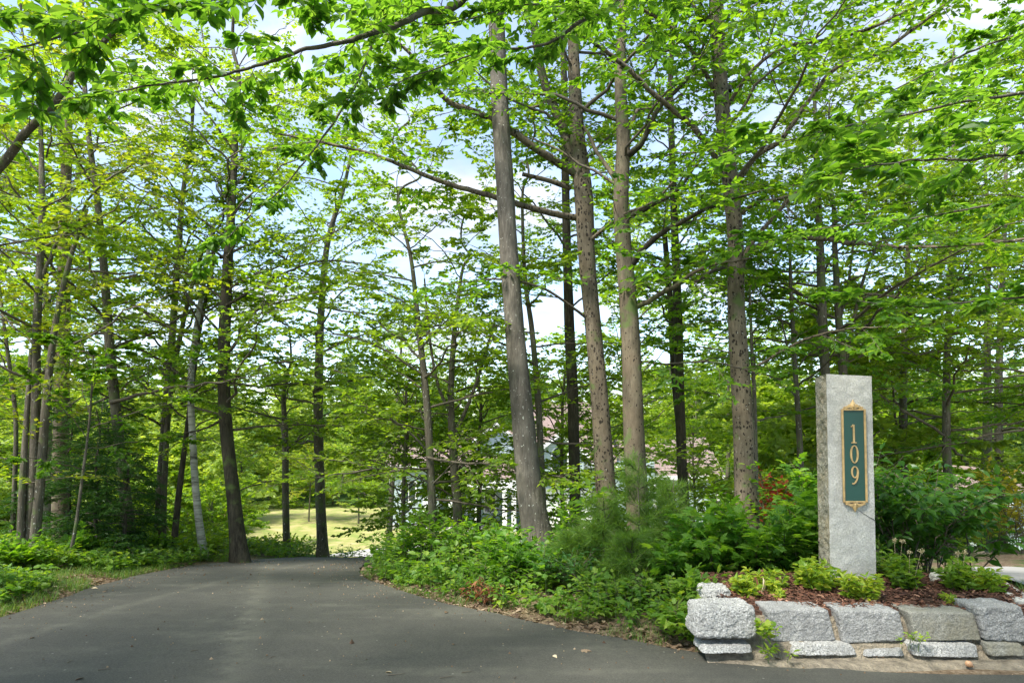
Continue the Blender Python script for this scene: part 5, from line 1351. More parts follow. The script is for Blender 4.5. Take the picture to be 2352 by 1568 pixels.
# ---- shrubs and saplings under the trees, right of the drive
UND = 'undergrowth plants between the drive and the wall'
spec = [
    # px, depth, H, spread, stems, template, leaf, wr, mat, label
    (905, 8.8, 0.55, 0.45, 9, T_OVAL, 0.085, 0.6, 'leaf_mid', 'beech seedling with dark level leaves at the nose of the bend'),
    (975, 8.6, 0.75, 0.5, 9, T_OVAL, 0.085, 0.6, 'leaf_mid', 'beech sapling in front of the slender leaning tree'),
    (1060, 8.0, 0.75, 0.5, 9, T_OVAL, 0.085, 0.6, 'leaf_mid', 'leggy beech sapling before the porch columns'),
    (1120, 7.6, 0.65, 0.4, 8, T_OVAL, 0.09, 0.62, 'leaf_shrub', 'young broadleaf plant left of the grey trunk foot'),
    (1290, 7.6, 0.95, 0.40, 7, T_OVAL, 0.095, 0.6, 'leaf_mid', 'tall thin seedling with wide leaves right of the grey trunk'),
    (1190, 7.2, 0.45, 0.40, 9, T_MAPLE, 0.085, 0.85, 'leaf_shrub', 'maple seedlings at the foot of the grey trunk'),
    (1250, 6.8, 0.42, 0.35, 8, T_OVAL, 0.08, 0.62, 'leaf_shrub', 'low leafy plant in front of the grey trunk'),
    (1045, 7.6, 0.38, 0.35, 8, T_OVAL, 0.07, 0.6, 'leaf_cover', 'low bush on the drive edge under the leaning tree'),
    (1130, 7.0, 0.36, 0.35, 9, T_OVAL, 0.07, 0.6, 'leaf_mid', 'small dense bush beside the rusty fern'),
    (1320, 6.5, 0.42, 0.35, 9, T_OVAL, 0.07, 0.5, 'leaf_dark', 'dark low bush left of the pine sapling'),
    (1560, 6.2, 0.55, 0.35, 9, T_MAPLE, 0.10, 0.85, 'leaf_shrub', 'maple seedling clump right of the pine sapling'),
    (1640, 6.3, 0.75, 0.40, 9, T_MAPLE, 0.115, 0.85, 'leaf_shrub', 'bright maple seedling clump below the spotted trunk'),
    (1720, 6.2, 0.85, 0.40, 10, T_MAPLE, 0.12, 0.85, 'leaf_shrub', 'big-leaved maple clump between spotted trunk and post'),
    (1800, 6.3, 1.00, 0.40, 10, T_MAPLE, 0.12, 0.85, 'leaf_shrub', 'tallest maple clump left of the post'),
    (1862, 6.1, 0.80, 0.32, 8, T_MAPLE, 0.11, 0.85, 'leaf_shrub', 'maple clump touching the left side of the post'),
    (1690, 7.2, 1.0, 0.45, 9, T_OVAL, 0.09, 0.62, 'leaf_mid', 'loose bush around the foot of the spotted trunk'),
    (1600, 7.6, 0.95, 0.40, 8, T_OVAL, 0.085, 0.6, 'leaf_mid', 'leggy bush between the two pine saplings and the wall of the house'),
    (1780, 8.0, 1.2, 0.5, 9, T_OVAL, 0.085, 0.6, 'leaf_mid', 'tall loose bush behind the maple clumps'),
    (1880, 7.6, 1.2, 0.5, 9, T_MAPLE, 0.10, 0.85, 'leaf_shrub', 'tall maple shoots behind the post'),
    (1610, 5.5, 0.30, 0.22, 8, T_MAPLE, 0.075, 0.85, 'leaf_cover', 'bright low seedlings behind the leftmost wall block'),
    (1575, 5.1, 0.24, 0.18, 7, T_MAPLE, 0.07, 0.85, 'leaf_cover', 'pale maple seedlings left of the leftmost wall block'),
    (1500, 5.7, 0.26, 0.22, 8, T_OVAL, 0.06, 0.65, 'leaf_cover', 'low seedlings on the verge below the pine'),
    (1380, 5.9, 0.26, 0.25, 9, T_MAPLE, 0.06, 0.85, 'leaf_cover', 'low bright seedlings on the verge right of the dark bush'),
]
for i, (px, d, H, sp, n, tm, lf_, wr0, mt, lab) in enumerate(spec):
    shrub('shrub', lab, at(px, d), H, sp, n, tm, lf_, wr0, mt, 600 + i, tw=8, nl=5, tl=0.22, t0=0.15 if H < 0.8 else 0.2, group=UND, petiole=0.02 if tm is T_MAPLE else 0.0, hang=0.25, upright=0.75, sr=0.005, tone=0.05)
# drooping dark shrub right of the post
for i, (px, d, H, sp, n, lab) in enumerate([(2060, 6.3, 1.85, 0.85, 12, 'tall drooping dark-leaved shrub right beside the post'), (2150, 6.5, 1.4, 0.85, 11, 'arching dark-leaved shrub with tips hanging to the right'), (2100, 6.9, 1.0, 0.6, 9, 'dense dark shrub behind the arching one')]):
    shrub('shrub', lab, at(px, d), H, sp, n, T_OVAL, 0.115, 0.50, 'leaf_pinnate', 650 + i, tw=9, nl=8, tl=0.42, t0=0.15, hang=0.55, upright=0.7, arch=0.25, sr=0.007)
# rusty ferns
for i, (px, d) in enumerate([(1120, 6.35), (1098, 6.45)]):
    shrub('fern', ['withered rust-coloured fern at the drive edge, larger clump', 'withered rust-coloured fern at the drive edge, smaller clump'][i], at(px, d), 0.34 - .08 * i, 0.10, 5, T_LANCE, 0.075, 0.2, 'rust', 680 + i, tw=7, nl=2, tl=0.02, hang=0.8, stem='bark_twig', cat='fern', sr=0.003, upright=0.8)
shrub('shrub', 'red-leaved shrub glowing behind the thin stem right of the spotted trunk', at(1762, 10.5, 0.1), 1.35, 0.36, 4, T_OVAL, 0.11, 0.7, 'red_leaf', 690, tw=9, nl=6, tl=0.35)

# pines
def pine(label, loc, H, seed, spread, mat='needle', nl=9, nwh=6, nneed=17, name='pine_sapling', needle=0.11, pw=0.0042, cat='pine'):
    rng = np.random.default_rng(seed)
    root = thing(name, loc, label, cat)
    tk = MB(); zs = np.linspace(-0.05, H, 10)
    tp = np.stack([rng.normal(0, 0.008, 10), rng.normal(0, 0.008, 10), zs], 1)
    tubes(tk, tp, np.linspace(0.014, 0.004, 10), 7, 0)
    tk.build('trunk', M['bark_mid'], root)
    cr = MB(); Cs = []; As = []; Ls = []
    for wv in range(nwh):
        f = (wv + 0.3) / nwh; z = H * (0.10 + 0.86 * f)
        Lb = spread * (1.05 - 0.75 * f)
        for b_ in range(nl if f < .8 else 5):
            az = rng.uniform(0, 6.28); e = 0.15 + 0.55 * f + rng.normal(0, .15)
            d0 = np.array([math.cos(az) * math.cos(e), math.sin(az) * math.cos(e), math.sin(e)])
            L_ = Lb * rng.uniform(0.6, 1.1)
            tt = np.linspace(0, 1, 6)[:, None]
            q = np.array([0, 0, z]) + d0 * L_ * tt + Z3 * 0.12 * L_ * tt ** 2
            tubes(cr, q, np.linspace(0.005, 0.002, 6), 4, 1)
            for s in np.linspace(0.3, 1.0, max(3, int(L_ / 0.055))):
                c = np.array([0, 0, z]) + d0 * L_ * s + Z3 * 0.12 * L_ * s * s
                tips = [(c, d0)]
                if s < 0.95:
                    for sd in (-1, 1):
                        h = nrm(np.cross(d0, Z3)) * sd
                        dd = nrm(d0 * 0.7 + h * 0.8 + Z3 * 0.2)
                        tips.append((c + dd * 0.10 * (1.2 - s), dd))
                for cc_, dd in tips:
                    Cs.append(cc_); As.append(dd)
    Cs = np.array(Cs); As = np.array(As)
    j = np.repeat(np.arange(len(Cs)), nneed)
    A = As[j] * 0.75 + rng.normal(0, 0.62, (len(j), 3)); A[:, 2] -= 0.05
    A = nrm(A)
    C = Cs[j] + As[j] * rng.uniform(-0.05, 0.02, len(j))[:, None]
    leaves(cr, (np.array([(0, -.5, 0), (0, .5, 0), (1, 0, -0.05)], float), np.array([(0, 2, 1)])), C, A, rng.normal(0, 1, A.shape), needle * rng.uniform(0.7, 1.15, len(j)), pw / needle, 0, np.clip(0.5 + rng.normal(0, 0.15, len(Cs))[j] + rng.normal(0, .15, len(j)), 0, 1))
    cr.build('crown', [M[mat], M['bark_twig']], root)
    return root
pine('soft-needled pine sapling in front of the mossy beech trunk', at(1465, 6.9), 1.25, 701, 0.55, nl=8)
pine('lower pine sapling left of the tallest one, before the forked tree', at(1385, 6.7), 0.85, 702, 0.50)
pine('small wispy pine seedling nearest the drive', at(1450, 6.2), 0.50, 703, 0.38)
pine('pine sapling under the dark slim tree, right of the mossy trunk', at(1545, 7.4), 1.00, 704, 0.48)
pine('low spreading pine seedling by the thin seedling', at(1310, 6.9), 0.5, 705, 0.4)
# dark conifers at left
def hemlock(label, loc, H, seed, spread, leaf=0.06):
    rng = np.random.default_rng(seed)
    root = thing('hemlock', loc, label, 'conifer')
    tk = MB(); zs = np.linspace(-0.1, H, 10)
    tubes(tk, np.stack([rng.normal(0, 0.02, 10), rng.normal(0, 0.02, 10), zs], 1), np.linspace(0.035, 0.006, 10), 8, 0)
    tk.build('trunk', M['bark_dark'], root)
    cr = MB(); nb_ = int(H * 22)
    for i in range(nb_):
        f = (i + rng.random()) / nb_; z = H * (0.04 + 0.95 * f)
        az = rng.uniform(0, 6.28); e = rng.normal(0.02, 0.12)
        L_ = spread * (1.05 - 0.9 * f) * rng.uniform(0.6, 1.15) + 0.1
        d0 = np.array([math.cos(az) * math.cos(e), math.sin(az) * math.cos(e), math.sin(e)])
        tt = np.linspace(0, 1, 7)[:, None]
        q = np.array([0, 0, z]) + d0 * L_ * tt - Z3 * L_ * 0.22 * tt ** 2
        tubes(cr, q, np.linspace(0.007, 0.002, 7), 4, 1)
        limb_foliage(cr, rng, q, None, spacing=0.07, l2=0.34, t0=0.12, leaf=leaf, n3=5, nl=7, wr=0.22, twig_tubes=False, hang=0.15, tone=rng.normal(0, .12), ang=0.8)
    cr.build('crown', [M['hemlock'], M['bark_twig']], root)
    return root
hemlock('dark bushy hemlock between the broad mossy trunk and the tall grey trunk', at(225, 9.7), 2.1, 711, 1.0)
hemlock('shorter hemlock at the foot of the tall grey trunk', at(292, 9.6), 1.5, 712, 0.75)
hemlock('hemlock crowding the left side of the broad mossy trunk', at(165, 10.4), 2.3, 713, 0.9)
hemlock('small hemlock behind the dark cluster-stemmed trunk', at(250, 11.0), 2.6, 714, 0.9)

# left verge seedlings
VG = 'leafy plants along the left verge'
for i, (px, d, H_, lab) in enumerate([(925, 11.5, 3.0, 'young leafy maple screening the left corner of the house'), (1100, 12.2, 3.4, 'young leafy maple screening the porch roof'), (1290, 13.0, 3.8, 'young maple screening the arched gable'), (1590, 15.0, 2.8, 'young maple before the end wall of the house'), (995, 12.6, 2.6, 'young maple before the left porch columns'), (1380, 12.8, 3.0, 'young maple between the forked tree and the mossy beech')]):
    proto_tree('maple_sapling', lab, H_, 880 + i, 'leaf_lime', 30, 0.085, 1.2, h0=0.12, spacing=0.19, l2=0.7, loc=gpt(px, d), n3=5, nl=6)
rr_ = random.Random(77)
vs = [(8, 8.1, 'ferny plant at the lower left corner of the wood'), (60, 7.9, 'leafy plant before the cluster-stemmed trunk'), (110, 8.3, 'leafy plant right of the cluster-stemmed trunk'), (165, 8.9, 'seedling clump around the slim verge sapling'),
      (215, 9.3, 'seedling clump in front of the hemlocks'), (262, 9.6, 'leafy clump below the tall grey trunk'), (330, 10.2, 'verge plant between grey trunk and double-stemmed tree'), (380, 10.4, 'verge plant at the double-stemmed tree'),
      (430, 10.6, 'verge plant left of the birch foot'), (492, 10.9, 'leafy clump right of the birch foot'), (600, 13.0, 'bright leafy clump right of the stout dark trunk'), (640, 13.4, 'leafy clump at the short dark sapling'), (575, 12.2, 'leafy plant touching the stout dark trunk'), (690, 14.0, 'small thin bush at the drive crest'),
      (-30, 8.6, 'leafy plant at the left border of the picture'), (25, 8.9, 'bushy seedling behind the corner plants'), (320, 11.2, 'taller bush in the shade right of the grey trunk'), (455, 12.0, 'sunny bush behind the birch'), (520, 12.4, 'sunny bush left of the stout dark trunk')]
for i, (px, d, lab) in enumerate(vs):
    shrub('shrub', lab, at(px, d), rr_.uniform(0.3, 0.5) * (1.6 if i > 15 else 0.85), 0.32, 8, [T_OVAL, T_MAPLE][i % 2 if i < 9 else 0], 0.085, [0.6, 0.85][i % 2 if i < 9 else 0], ['leaf_shrub', 'leaf_mid', 'leaf_lime'][i % 3 if i < 9 else 2], 750 + i, tw=7, nl=5, tl=0.2, t0=0.15, group=VG, upright=0.75, sr=0.004)

# ---- ground cover, grass and litter (nobody could count them)
def cover(mb, rng, XY, hmin, hmax, leaf, nl, tmpl, wr, zf, tone=0.0):
    n = len(XY)
    z = zf(XY[:, 0], XY[:, 1])
    h = rng.uniform(hmin, hmax, n)
    tn = rng.normal(tone, 0.15, n)
    j = np.repeat(np.arange(n), nl)
    a = rng.uniform(0, 6.28, len(j))
    hh = h[j] * rng.uniform(0.35, 1.0, len(j))
    C = np.stack([XY[j, 0] + np.cos(a) * 0.02, XY[j, 1] + np.sin(a) * 0.02, z[j] + hh], 1)
    A = np.stack([np.cos(a), np.sin(a), rng.normal(0.0, 0.35, len(j))], 1)
    Nn = rng.normal(0, 0.4, A.shape); Nn[:, 2] += 1
    leaves(mb, tmpl, C, A, Nn, leaf * rng.uniform(0.5, 1.2, len(j)), wr, 0, np.clip(0.5 + tn[j] + rng.normal(0, 0.15, len(j)), 0, 1))
    b = np.stack([np.stack([XY[:, 0], XY[:, 1], z - 0.01], 1), np.stack([XY[:, 0], XY[:, 1], z + h], 1)], 1)
    tubes(mb, b, np.full((n, 2), 0.0016), 3, 1)
rng = np.random.default_rng(61)
def out_left(n, y0, y1, w0, w1, pw=1.0):
    y = rng.uniform(y0, y1, n); x = xl(y) - w0 - (w1 - w0) * rng.random(n) ** pw
    return np.stack([x, y], 1)
def out_right(n, y0, y1, w0, w1, pw=1.0):
    y = rng.uniform(y0, y1, n); x = xr(y) + w0 + (w1 - w0) * rng.random(n) ** pw
    return np.stack([x, y], 1)
def patchy(XY, s, thr, seed):
    return XY[vnoise(XY[:, 0], XY[:, 1], s, seed) > thr]
mb = MB()
A1 = out_left(2300, 5.6, 10.5, 0.25, 2.6, 1.1); cover(mb, rng, patchy(A1, 0.5, -0.06, 51), 0.05, 0.24, 0.085, 6, T_OVAL, 0.6, terr)
A2 = out_left(2600, 9.0, 15.0, 0.05, 5.0, 1.2); cover(mb, rng, patchy(A2, 0.6, -0.2, 52), 0.06, 0.3, 0.08, 6, T_RHOMB, 0.6, terr)
tag(mb.build('ground_cover', [M['leaf_cover'], M['stem']]), 'low mixed seedlings and leafy weeds along the left verge', 'ground cover', kind='stuff')
mb = MB()
def right_zone(n):
    y = rng.uniform(4.9, 10.0, n); x = rng.uniform(-2.0, 4.2, n)
    d = x - xr(y)
    k = (d > 0.14 + 0.10 * np.clip(7 - y, 0, 1)) & (bedz(x, y) < 0.05) & ~((x > 1.15) & (y < 5.0))
    # distance measured downward as well: keep clear of the asphalt in front
    dy = y - np.interp(x, RR[::-1, 0], RR[::-1, 1]) if False else 1
    return np.stack([x[k], y[k]], 1)
cover(mb, rng, patchy(right_zone(5200), 0.45, -0.2, 53), 0.05, 0.26, 0.065, 6, T_OVAL, 0.62, terr)
cover(mb, rng, patchy(right_zone(2600), 0.6, -0.05, 54), 0.06, 0.2, 0.075, 4, T_MAPLE, 0.85, terr, 0.1)
R3 = right_zone(1500); R3 = R3[R3[:, 1] > 6.8]; cover(mb, rng, R3, 0.2, 0.5, 0.09, 7, T_OVAL, 0.6, terr, -0.1)
tag(mb.build('ground_cover', [M['leaf_cover'], M['stem']]), 'low mixed seedlings and leafy weeds between the drive bend and the wall', 'ground cover', kind='stuff')
def blades(mb, rng, XY, h, zf):
    n = len(XY)
    C = np.stack([XY[:, 0], XY[:, 1], zf(XY[:, 0], XY[:, 1]) - 0.01], 1)
    a = rng.uniform(0, 6.28, n); A = np.stack([np.cos(a) * 0.5, np.sin(a) * 0.5, np.full(n, 1.0)], 1) + rng.normal(0, 0.15, (n, 3))
    Nn = np.stack([np.cos(a), np.sin(a), np.zeros(n)], 1) * -1 + Z3 * 0.4
    leaves(mb, T_BLADE, C, A, Nn, h * rng.uniform(0.4, 1.2, n), 0.05, 0, np.clip(rng.normal(0.45, 0.25, n), 0, 1))
mb = MB()
blades(mb, rng, patchy(out_left(12000, 5.2, 11, 0.0, 0.7, 1.2), 0.3, -0.15, 55), 0.10, terr)
blades(mb, rng, patchy(out_right(6000, 4.7, 8.5, 0.02, 0.7, 1.3), 0.25, 0.0, 56), 0.09, terr)
gx = rng.uniform(3.9, 7, 6000); gy = rng.uniform(4.6, 6.4, 6000); blades(mb, rng, np.stack([gx, gy], 1), 0.16, terr)
tag(mb.build('grass', M['grass']), 'short tufts of grass along both edges of the asphalt', 'grass', kind='stuff')
mb = MB()
def lit(n, XY, s=0.05, lift=0.012):
    C = np.stack([XY[:, 0], XY[:, 1], terr(XY[:, 0], XY[:, 1]) + rng.uniform(0.004, lift + 0.008, len(XY))], 1)
    a = rng.uniform(0, 6.28, len(C)); A = np.stack([np.cos(a), np.sin(a), rng.normal(0, 0.2, len(C))], 1)
    Nn = rng.normal(0, 0.3, A.shape); Nn[:, 2] += 1
    leaves(mb, T_OVAL, C, A, Nn, s * rng.uniform(0.4, 1.3, len(C)), rng.uniform(0.3, 0.7, len(C)), 0, np.clip(rng.normal(0.45, 0.28, len(C)), 0, 1))
lit(0, out_left(1800, 4.8, 9.5, -0.03, 0.45, 1.0)); lit(0, out_right(1800, 4.62, 8.6, -0.02, 0.45, 1.0)); lit(0, right_zone(3500)); lit(0, out_left(2500, 5, 12, 0.2, 4))
tag(mb.build('leaf_litter', M['litter']), 'brown dead leaves and bark scraps along the drive edges', 'leaf litter', kind='stuff')

mb = MB()
gy_ = rng.uniform(3.3, 11.0, 2600); gx_ = xl(gy_) + (np.minimum(xr(gy_), 4.5) - xl(gy_)) * rng.random(2600)
kp = rng.random(2600) < 0.35 + 0.65 * (np.minimum(np.abs(gx_ - xl(gy_)), np.abs(gx_ - xr(gy_))) < 0.5)
C = np.stack([gx_[kp], gy_[kp], prof(gy_[kp]) + 0.002], 1); a = rng.uniform(0, 6.28, len(C))
T_GRIT = (np.array([(0, 0, 0), (0.5, 0.5, 0), (1, 0, 0), (0.5, -0.5, 0), (0.5, 0, 0.55)], float), np.array([(0, 4, 1), (1, 4, 2), (2, 4, 3), (3, 4, 0)]))
leaves(mb, T_GRIT, C, np.stack([np.cos(a), np.sin(a), a * 0], 1), np.tile(Z3, (len(C), 1)), rng.gamma(2.0, 0.0042, len(C)) + 0.004, rng.uniform(0.4, 0.9, len(C)), 0, rng.random(len(C)))
tag(mb.build('grit', M['litter']), 'fine grit and crumbs of leaf strewn over the asphalt', 'grit', kind='stuff')

# ---- small things lying on the asphalt
M['acorn'] = simple_mat('nut shell', (0.42, 0.24, 0.13), 0.5, 0.3, 30, 0.1, 60)
for i, (px, py, lab) in enumerate([(2025, 1519, 'brown nut on the sand below the bluish block'), (2226, 1534, 'reddish nut lying alone on the asphalt before the wall'), (2012, 1521, 'small dark nut touching the brown nut')]):
    p = hit(px, py)
    mb = MB(); r = [0.019, 0.021, 0.012][i]
    th = np.linspace(0, math.pi, 9); prof2 = np.stack([np.sin(th) * r * (1 + 0.1 * np.cos(th)), -np.cos(th) * r * 1.1], 1); prof2[0, 0] = prof2[-1, 0] = 0.0008
    a = np.arange(14) * 2 * math.pi / 14
    V = np.array([[(q[0] * math.cos(b), q[0] * math.sin(b), q[1]) for b in a] for q in prof2]).reshape(-1, 3)
    idx = np.arange(9 * 14).reshape(9, 14); nx = np.roll(idx, -1, 1)
    mb.add(V, np.stack([idx[:-1], nx[:-1], nx[1:], idx[1:]], -1).reshape(-1, 4), 0, 0.5, True)
    tubes(mb, np.array([[0, 0, r * 1.05], [0.002, 0.001, r * 1.35]]), np.array([r * 0.28, r * 0.12]), 6, 0)
    o = mb.build('nut', M['acorn']); o.location = (p[0], p[1], p[2] + r * 1.0 + 0.004 + (0.012 if i != 1 else 0)); o.rotation_euler = (1.1 + i, 0.4, i)
    tag(o, lab, 'nut')
for i, (px, py, ln, mt, rn, tm, lab) in enumerate([(1337, 1496, 0.07, 'litter', .7, T_MAPLE, 'crumpled tan leaf on the asphalt below the pine seedlings'), (1022, 1411, 0.06, 'litter', .5, T_OVAL, 'brown leaf on the asphalt near the rusty fern'), (1378, 1458, 0.04, 'flower', .5, T_OVAL, 'tiny pale leaf at the asphalt edge'),
                                             (193, 1563, 0.05, 'litter', .15, T_OVAL, 'dark curled leaf near the bottom left of the drive'), (1270, 1506, 0.05, 'flower', .8, T_OVAL, 'pale skeleton leaf left of the crumpled tan leaf'), (210, 1352, 0.06, 'flower', .7, T_OVAL, 'whitish leaf by the left verge'), (1040, 1482, .035, 'litter', .4, T_OVAL, 'small brown scrap in the middle of the drive'),
                                             (900, 1548, .045, 'flower', .3, T_OVAL, 'flat greyish leaf at the bottom centre of the drive'), (80, 1468, .035, 'litter', .3, T_OVAL, 'brown speck of leaf on the pale tyre track'), (1905, 1528, .04, 'litter', .6, T_OVAL, 'thin brown leaf before the bottom wall course')]):
    p = hit(px, py)
    leaf_thing(lab, (p[0], p[1], p[2] + 0.006), ln, 0.55, mt, i * 1.3, 0.25, tm, rnd=rn, group='leaves scattered on the asphalt')
for i, (px, py, ln, az) in enumerate([(890, 1556, .11, .1), (225, 1540, .08, .1), (1010, 1561, .09, .2), (438, 1498, .05, .3), (155, 1523, .04, 1.), (400, 1562, .05, 2.), (1060, 1549, .07, .1), (620, 1513, .04, .5), (840, 1520, .03, 1.2), (1180, 1560, .03, .6)]):
    p = hit(px, min(py, 1564))
    mb = MB(); q = np.array([[0, 0, 0], [math.cos(az) * ln * .5, math.sin(az) * ln * .5, 0.004], [math.cos(az + .2) * ln, math.sin(az + .2) * ln, 0.001]])
    tubes(mb, q, np.array([0.003, 0.0025, 0.0015]), 5, 0)
    o = mb.build('twig', M['bark_twig']); o.location = (p[0], p[1], p[2] + 0.004)
    tag(o, ['long thin twig at the bottom centre of the drive', 'twig lying near the left bottom of the drive', 'dark twig right of the longest twig', 'short twig on the drive left of the pale streak', 'short stub of twig close to the left tyre track', 'tiny twig at the bottom edge left of the pale streak', 'thin straight twig right of the bottom centre', 'small twig on the pale streak', 'crumb of twig right of the pale streak', 'little twig near the bottom edge right of centre'][i], 'twig', 'twigs scattered on the asphalt')

# ================================================================== HOUSE
D0 = 41.0
def hx(px): return (px - 1176) / FPX * D0
def hz(py): return P(1176, py, D0)[2]
def siding(name, base):
    m, t, out = new_mat(name)
    tc = N(t, 'ShaderNodeTexCoord'); sp_ = N(t, 'ShaderNodeSeparateXYZ', {0: tc.outputs['Object']})
    a = N(t, 'ShaderNodeMath', {0: sp_.outputs[2], 1: 7.5}, operation='MULTIPLY')
    fr = N(t, 'ShaderNodeMath', {0: a.outputs[0]}, operation='FRACT')
    nz_ = N(t, 'ShaderNodeTexNoise', {'Vector': tc.outputs['Object'], 'Scale': 3.0, 'Detail': 4})
    col = ramp(t, nz_.outputs['Fac'], [(0.3, [c * 0.9 for c in base]), (0.7, base)])
    gr_ = N(t, 'ShaderNodeMath', {0: fr.outputs[0], 1: 0.10}, operation='LESS_THAN')
    col = N(t, 'ShaderNodeMix', {0: gr_.outputs[0], 6: col, 7: c4([c * 0.55 for c in base])}, data_type='RGBA').outputs[2]
    b = N(t, 'ShaderNodeBsdfPrincipled', {'Base Color': col, 'Roughness': 0.6})
    bp = N(t, 'ShaderNodeBump', {'Height': fr.outputs[0], 'Strength': 0.6, 'Distance': 0.03})
    t.links.new(bp.outputs[0], b.inputs['Normal']); t.links.new(b.outputs[0], out.inputs[0])
    return m
def shingles(name, base):
    m, t, out = new_mat(name)
    tc = N(t, 'ShaderNodeTexCoord')
    br = N(t, 'ShaderNodeTexBrick', {'Vector': tc.outputs['Object'], 'Color1': c4(base), 'Color2': c4([c * 0.75 for c in base]), 'Mortar': c4([c * 0.45 for c in base]), 'Scale': 1.0, 'Mortar Size': 0.012, 'Brick Width': 0.5, 'Row Height': 0.14})
    mp = N(t, 'ShaderNodeMapping', {'Vector': tc.outputs['Object'], 'Rotation': (math.radians(90), 0, 0)})
    t.links.new(mp.outputs[0], br.inputs['Vector'])
    b = N(t, 'ShaderNodeBsdfPrincipled', {'Base Color': br.outputs['Color'], 'Roughness': 0.9})
    t.links.new(b.outputs[0], out.inputs[0])
    return m
M['siding'] = siding('pale blue-green clapboard', (0.45, 0.55, 0.58))
M['trim'] = simple_mat('white painted trim', (0.80, 0.80, 0.78), 0.5, 0.04, 3, 0)
M['roof'] = shingles('pinkish brown shingles', (0.235, 0.17, 0.15))
M['door'] = simple_mat('grey-green painted door', (0.34, 0.41, 0.41), 0.5, 0.1, 2, 0)
m, t, out = new_mat('window glass')
b = N(t, 'ShaderNodeBsdfPrincipled', {'Base Color': (0.03, 0.04, 0.045, 1), 'Roughness': 0.06, 'Specular IOR Level': 0.8})
t.links.new(b.outputs[0], out.inputs[0]); M['glass'] = m
M['foundation'] = simple_mat('concrete foundation', (0.34, 0.33, 0.31), 0.9, 0.15, 4, 0.2)
house = thing('house', (0, D0, -4.1), 'pale clapboard house with pinkish roofs, porch and garage, seen between the trunks', 'house')
HO = (0, D0, -4.1)
def hpart(name, mb, mat): return mb.build(name, mat, house, HO)
zg = -4.1
# blocks: left wing, porch bay, tall centre, right wing
mb = MB(); 
mb.box(hx(899), hx(1010), D0, D0 + 8, zg, hz(1068))
mb.box(hx(1010), hx(1200), D0 + 1.4, D0 + 8, zg, hz(1060))
mb.box(hx(1200), hx(1500), D0 - 0.3, D0 + 9, zg, hz(1060))
mb.box(hx(1500), hx(1650), D0 + 0.2, D0 + 8, zg, hz(1090))
for (x0, x1, y0, y1, z0, zp) in [(hx(899), hx(1010), D0, D0 + 8, hz(1068), hz(1003))]:
    # gable ends of the left wing, ridge along x
    for xg in (x0 + 0.01, x1 - 0.01):
        mb.add([(xg, y0, z0), (xg, y1, z0), (xg, (y0 + y1) / 2, zp)], [(0, 1, 2)], 0)
hpart('wall', mb, M['siding'])
mb = MB(); mb.box(hx(899) - .02, hx(1650) + .02, D0 - .32, D0 + 9.02, zg - 0.6, zg + 0.35); hpart('foundation', mb, M['foundation'])
def gable_roof(x0, x1, yf, yb, ze, zr, ov=0.35, th=0.14):
    mb = MB(); ym = (yf + yb) / 2
    sl = (zr - ze) / (ym - yf)
    a = (x0 - ov, x1 + ov)
    for s, ye in ((1, yf - ov), (-1, yb + ov)):
        z_e = ze - ov * sl
        V = [(a[0], ye, z_e), (a[1], ye, z_e), (a[1], ym, zr), (a[0], ym, zr)]
        V += [(x, y, z + th) for x, y, z in V]
        mb.add(V, [(0, 1, 5, 4), (4, 5, 6, 7), (0, 4, 7, 3), (1, 2, 6, 5), (0, 3, 2, 1)], 0)
    o = hpart('roof', mb, M['roof'])
    tm = MB(); tm.box(a[0] - .02, a[1] + .02, yf - ov - 0.06, yf - ov - 0.003, ze - ov * sl - 0.10, ze - ov * sl + 0.15)
    f = tm.build('fascia', M['trim'], o, HO)
    return o
gable_roof(hx(899), hx(1010), D0, D0 + 8, hz(1068), hz(1003))
gable_roof(hx(1200), hx(1400), D0 - 0.3, D0 + 9, hz(1058), hz(921), th=0.16)
gable_roof(hx(1400), hx(1650), D0 + 0.2, D0 + 8, hz(1090), hz(1010), th=0.15)
gable_roof(hx(1010), hx(1200), D0 + 1.4, D0 + 8, hz(1050), hz(990), th=0.12)
# porch: lean-to roof, fascia, columns
mb = MB(); yp = D0 - 1.6
V = [(hx(995), yp, hz(1102)), (hx(1196), yp, hz(1098)), (hx(1196), D0 + 1.6, hz(1030)), (hx(1010), D0 + 1.6, hz(1030))]
V += [(x, y, z + 0.12) for x, y, z in V]
mb.add(V, [(0, 1, 5, 4), (4, 5, 6, 7), (0, 4, 7, 3), (1, 2, 6, 5), (0, 3, 2, 1)], 0)
pr = hpart('porch_roof', mb, M['roof'])
tm = MB(); tm.box(hx(995), hx(1196), yp - 0.08, yp + 0.18, hz(1118), hz(1102) + .1); tm.build('fascia', M['trim'], pr, HO)
for px in (986, 1042, 1099, 1160, 1180):
    c = MB(); x = hx(px) ; w = 0.13
    c.box(x - w, x + w, yp - w + .05, yp + w + .05, zg + .0, hz(1118)); c.box(x - w * 1.5, x + w * 1.5, yp - w * 1.5 + .05, yp + w * 1.5 + .05, zg - .02, zg + .2)
    c.box(x - w * 1.4, x + w * 1.4, yp - w * 1.4 + .05, yp + w * 1.4 + .05, hz(1118) - .15, hz(1118) - .004)
    hpart('porch_column', c, M['trim'])
c = MB(); c.box(hx(980), hx(1200), yp - .1, D0 + 1.38, zg - 0.2, zg + .18); hpart('porch_floor', c, M['foundation'])
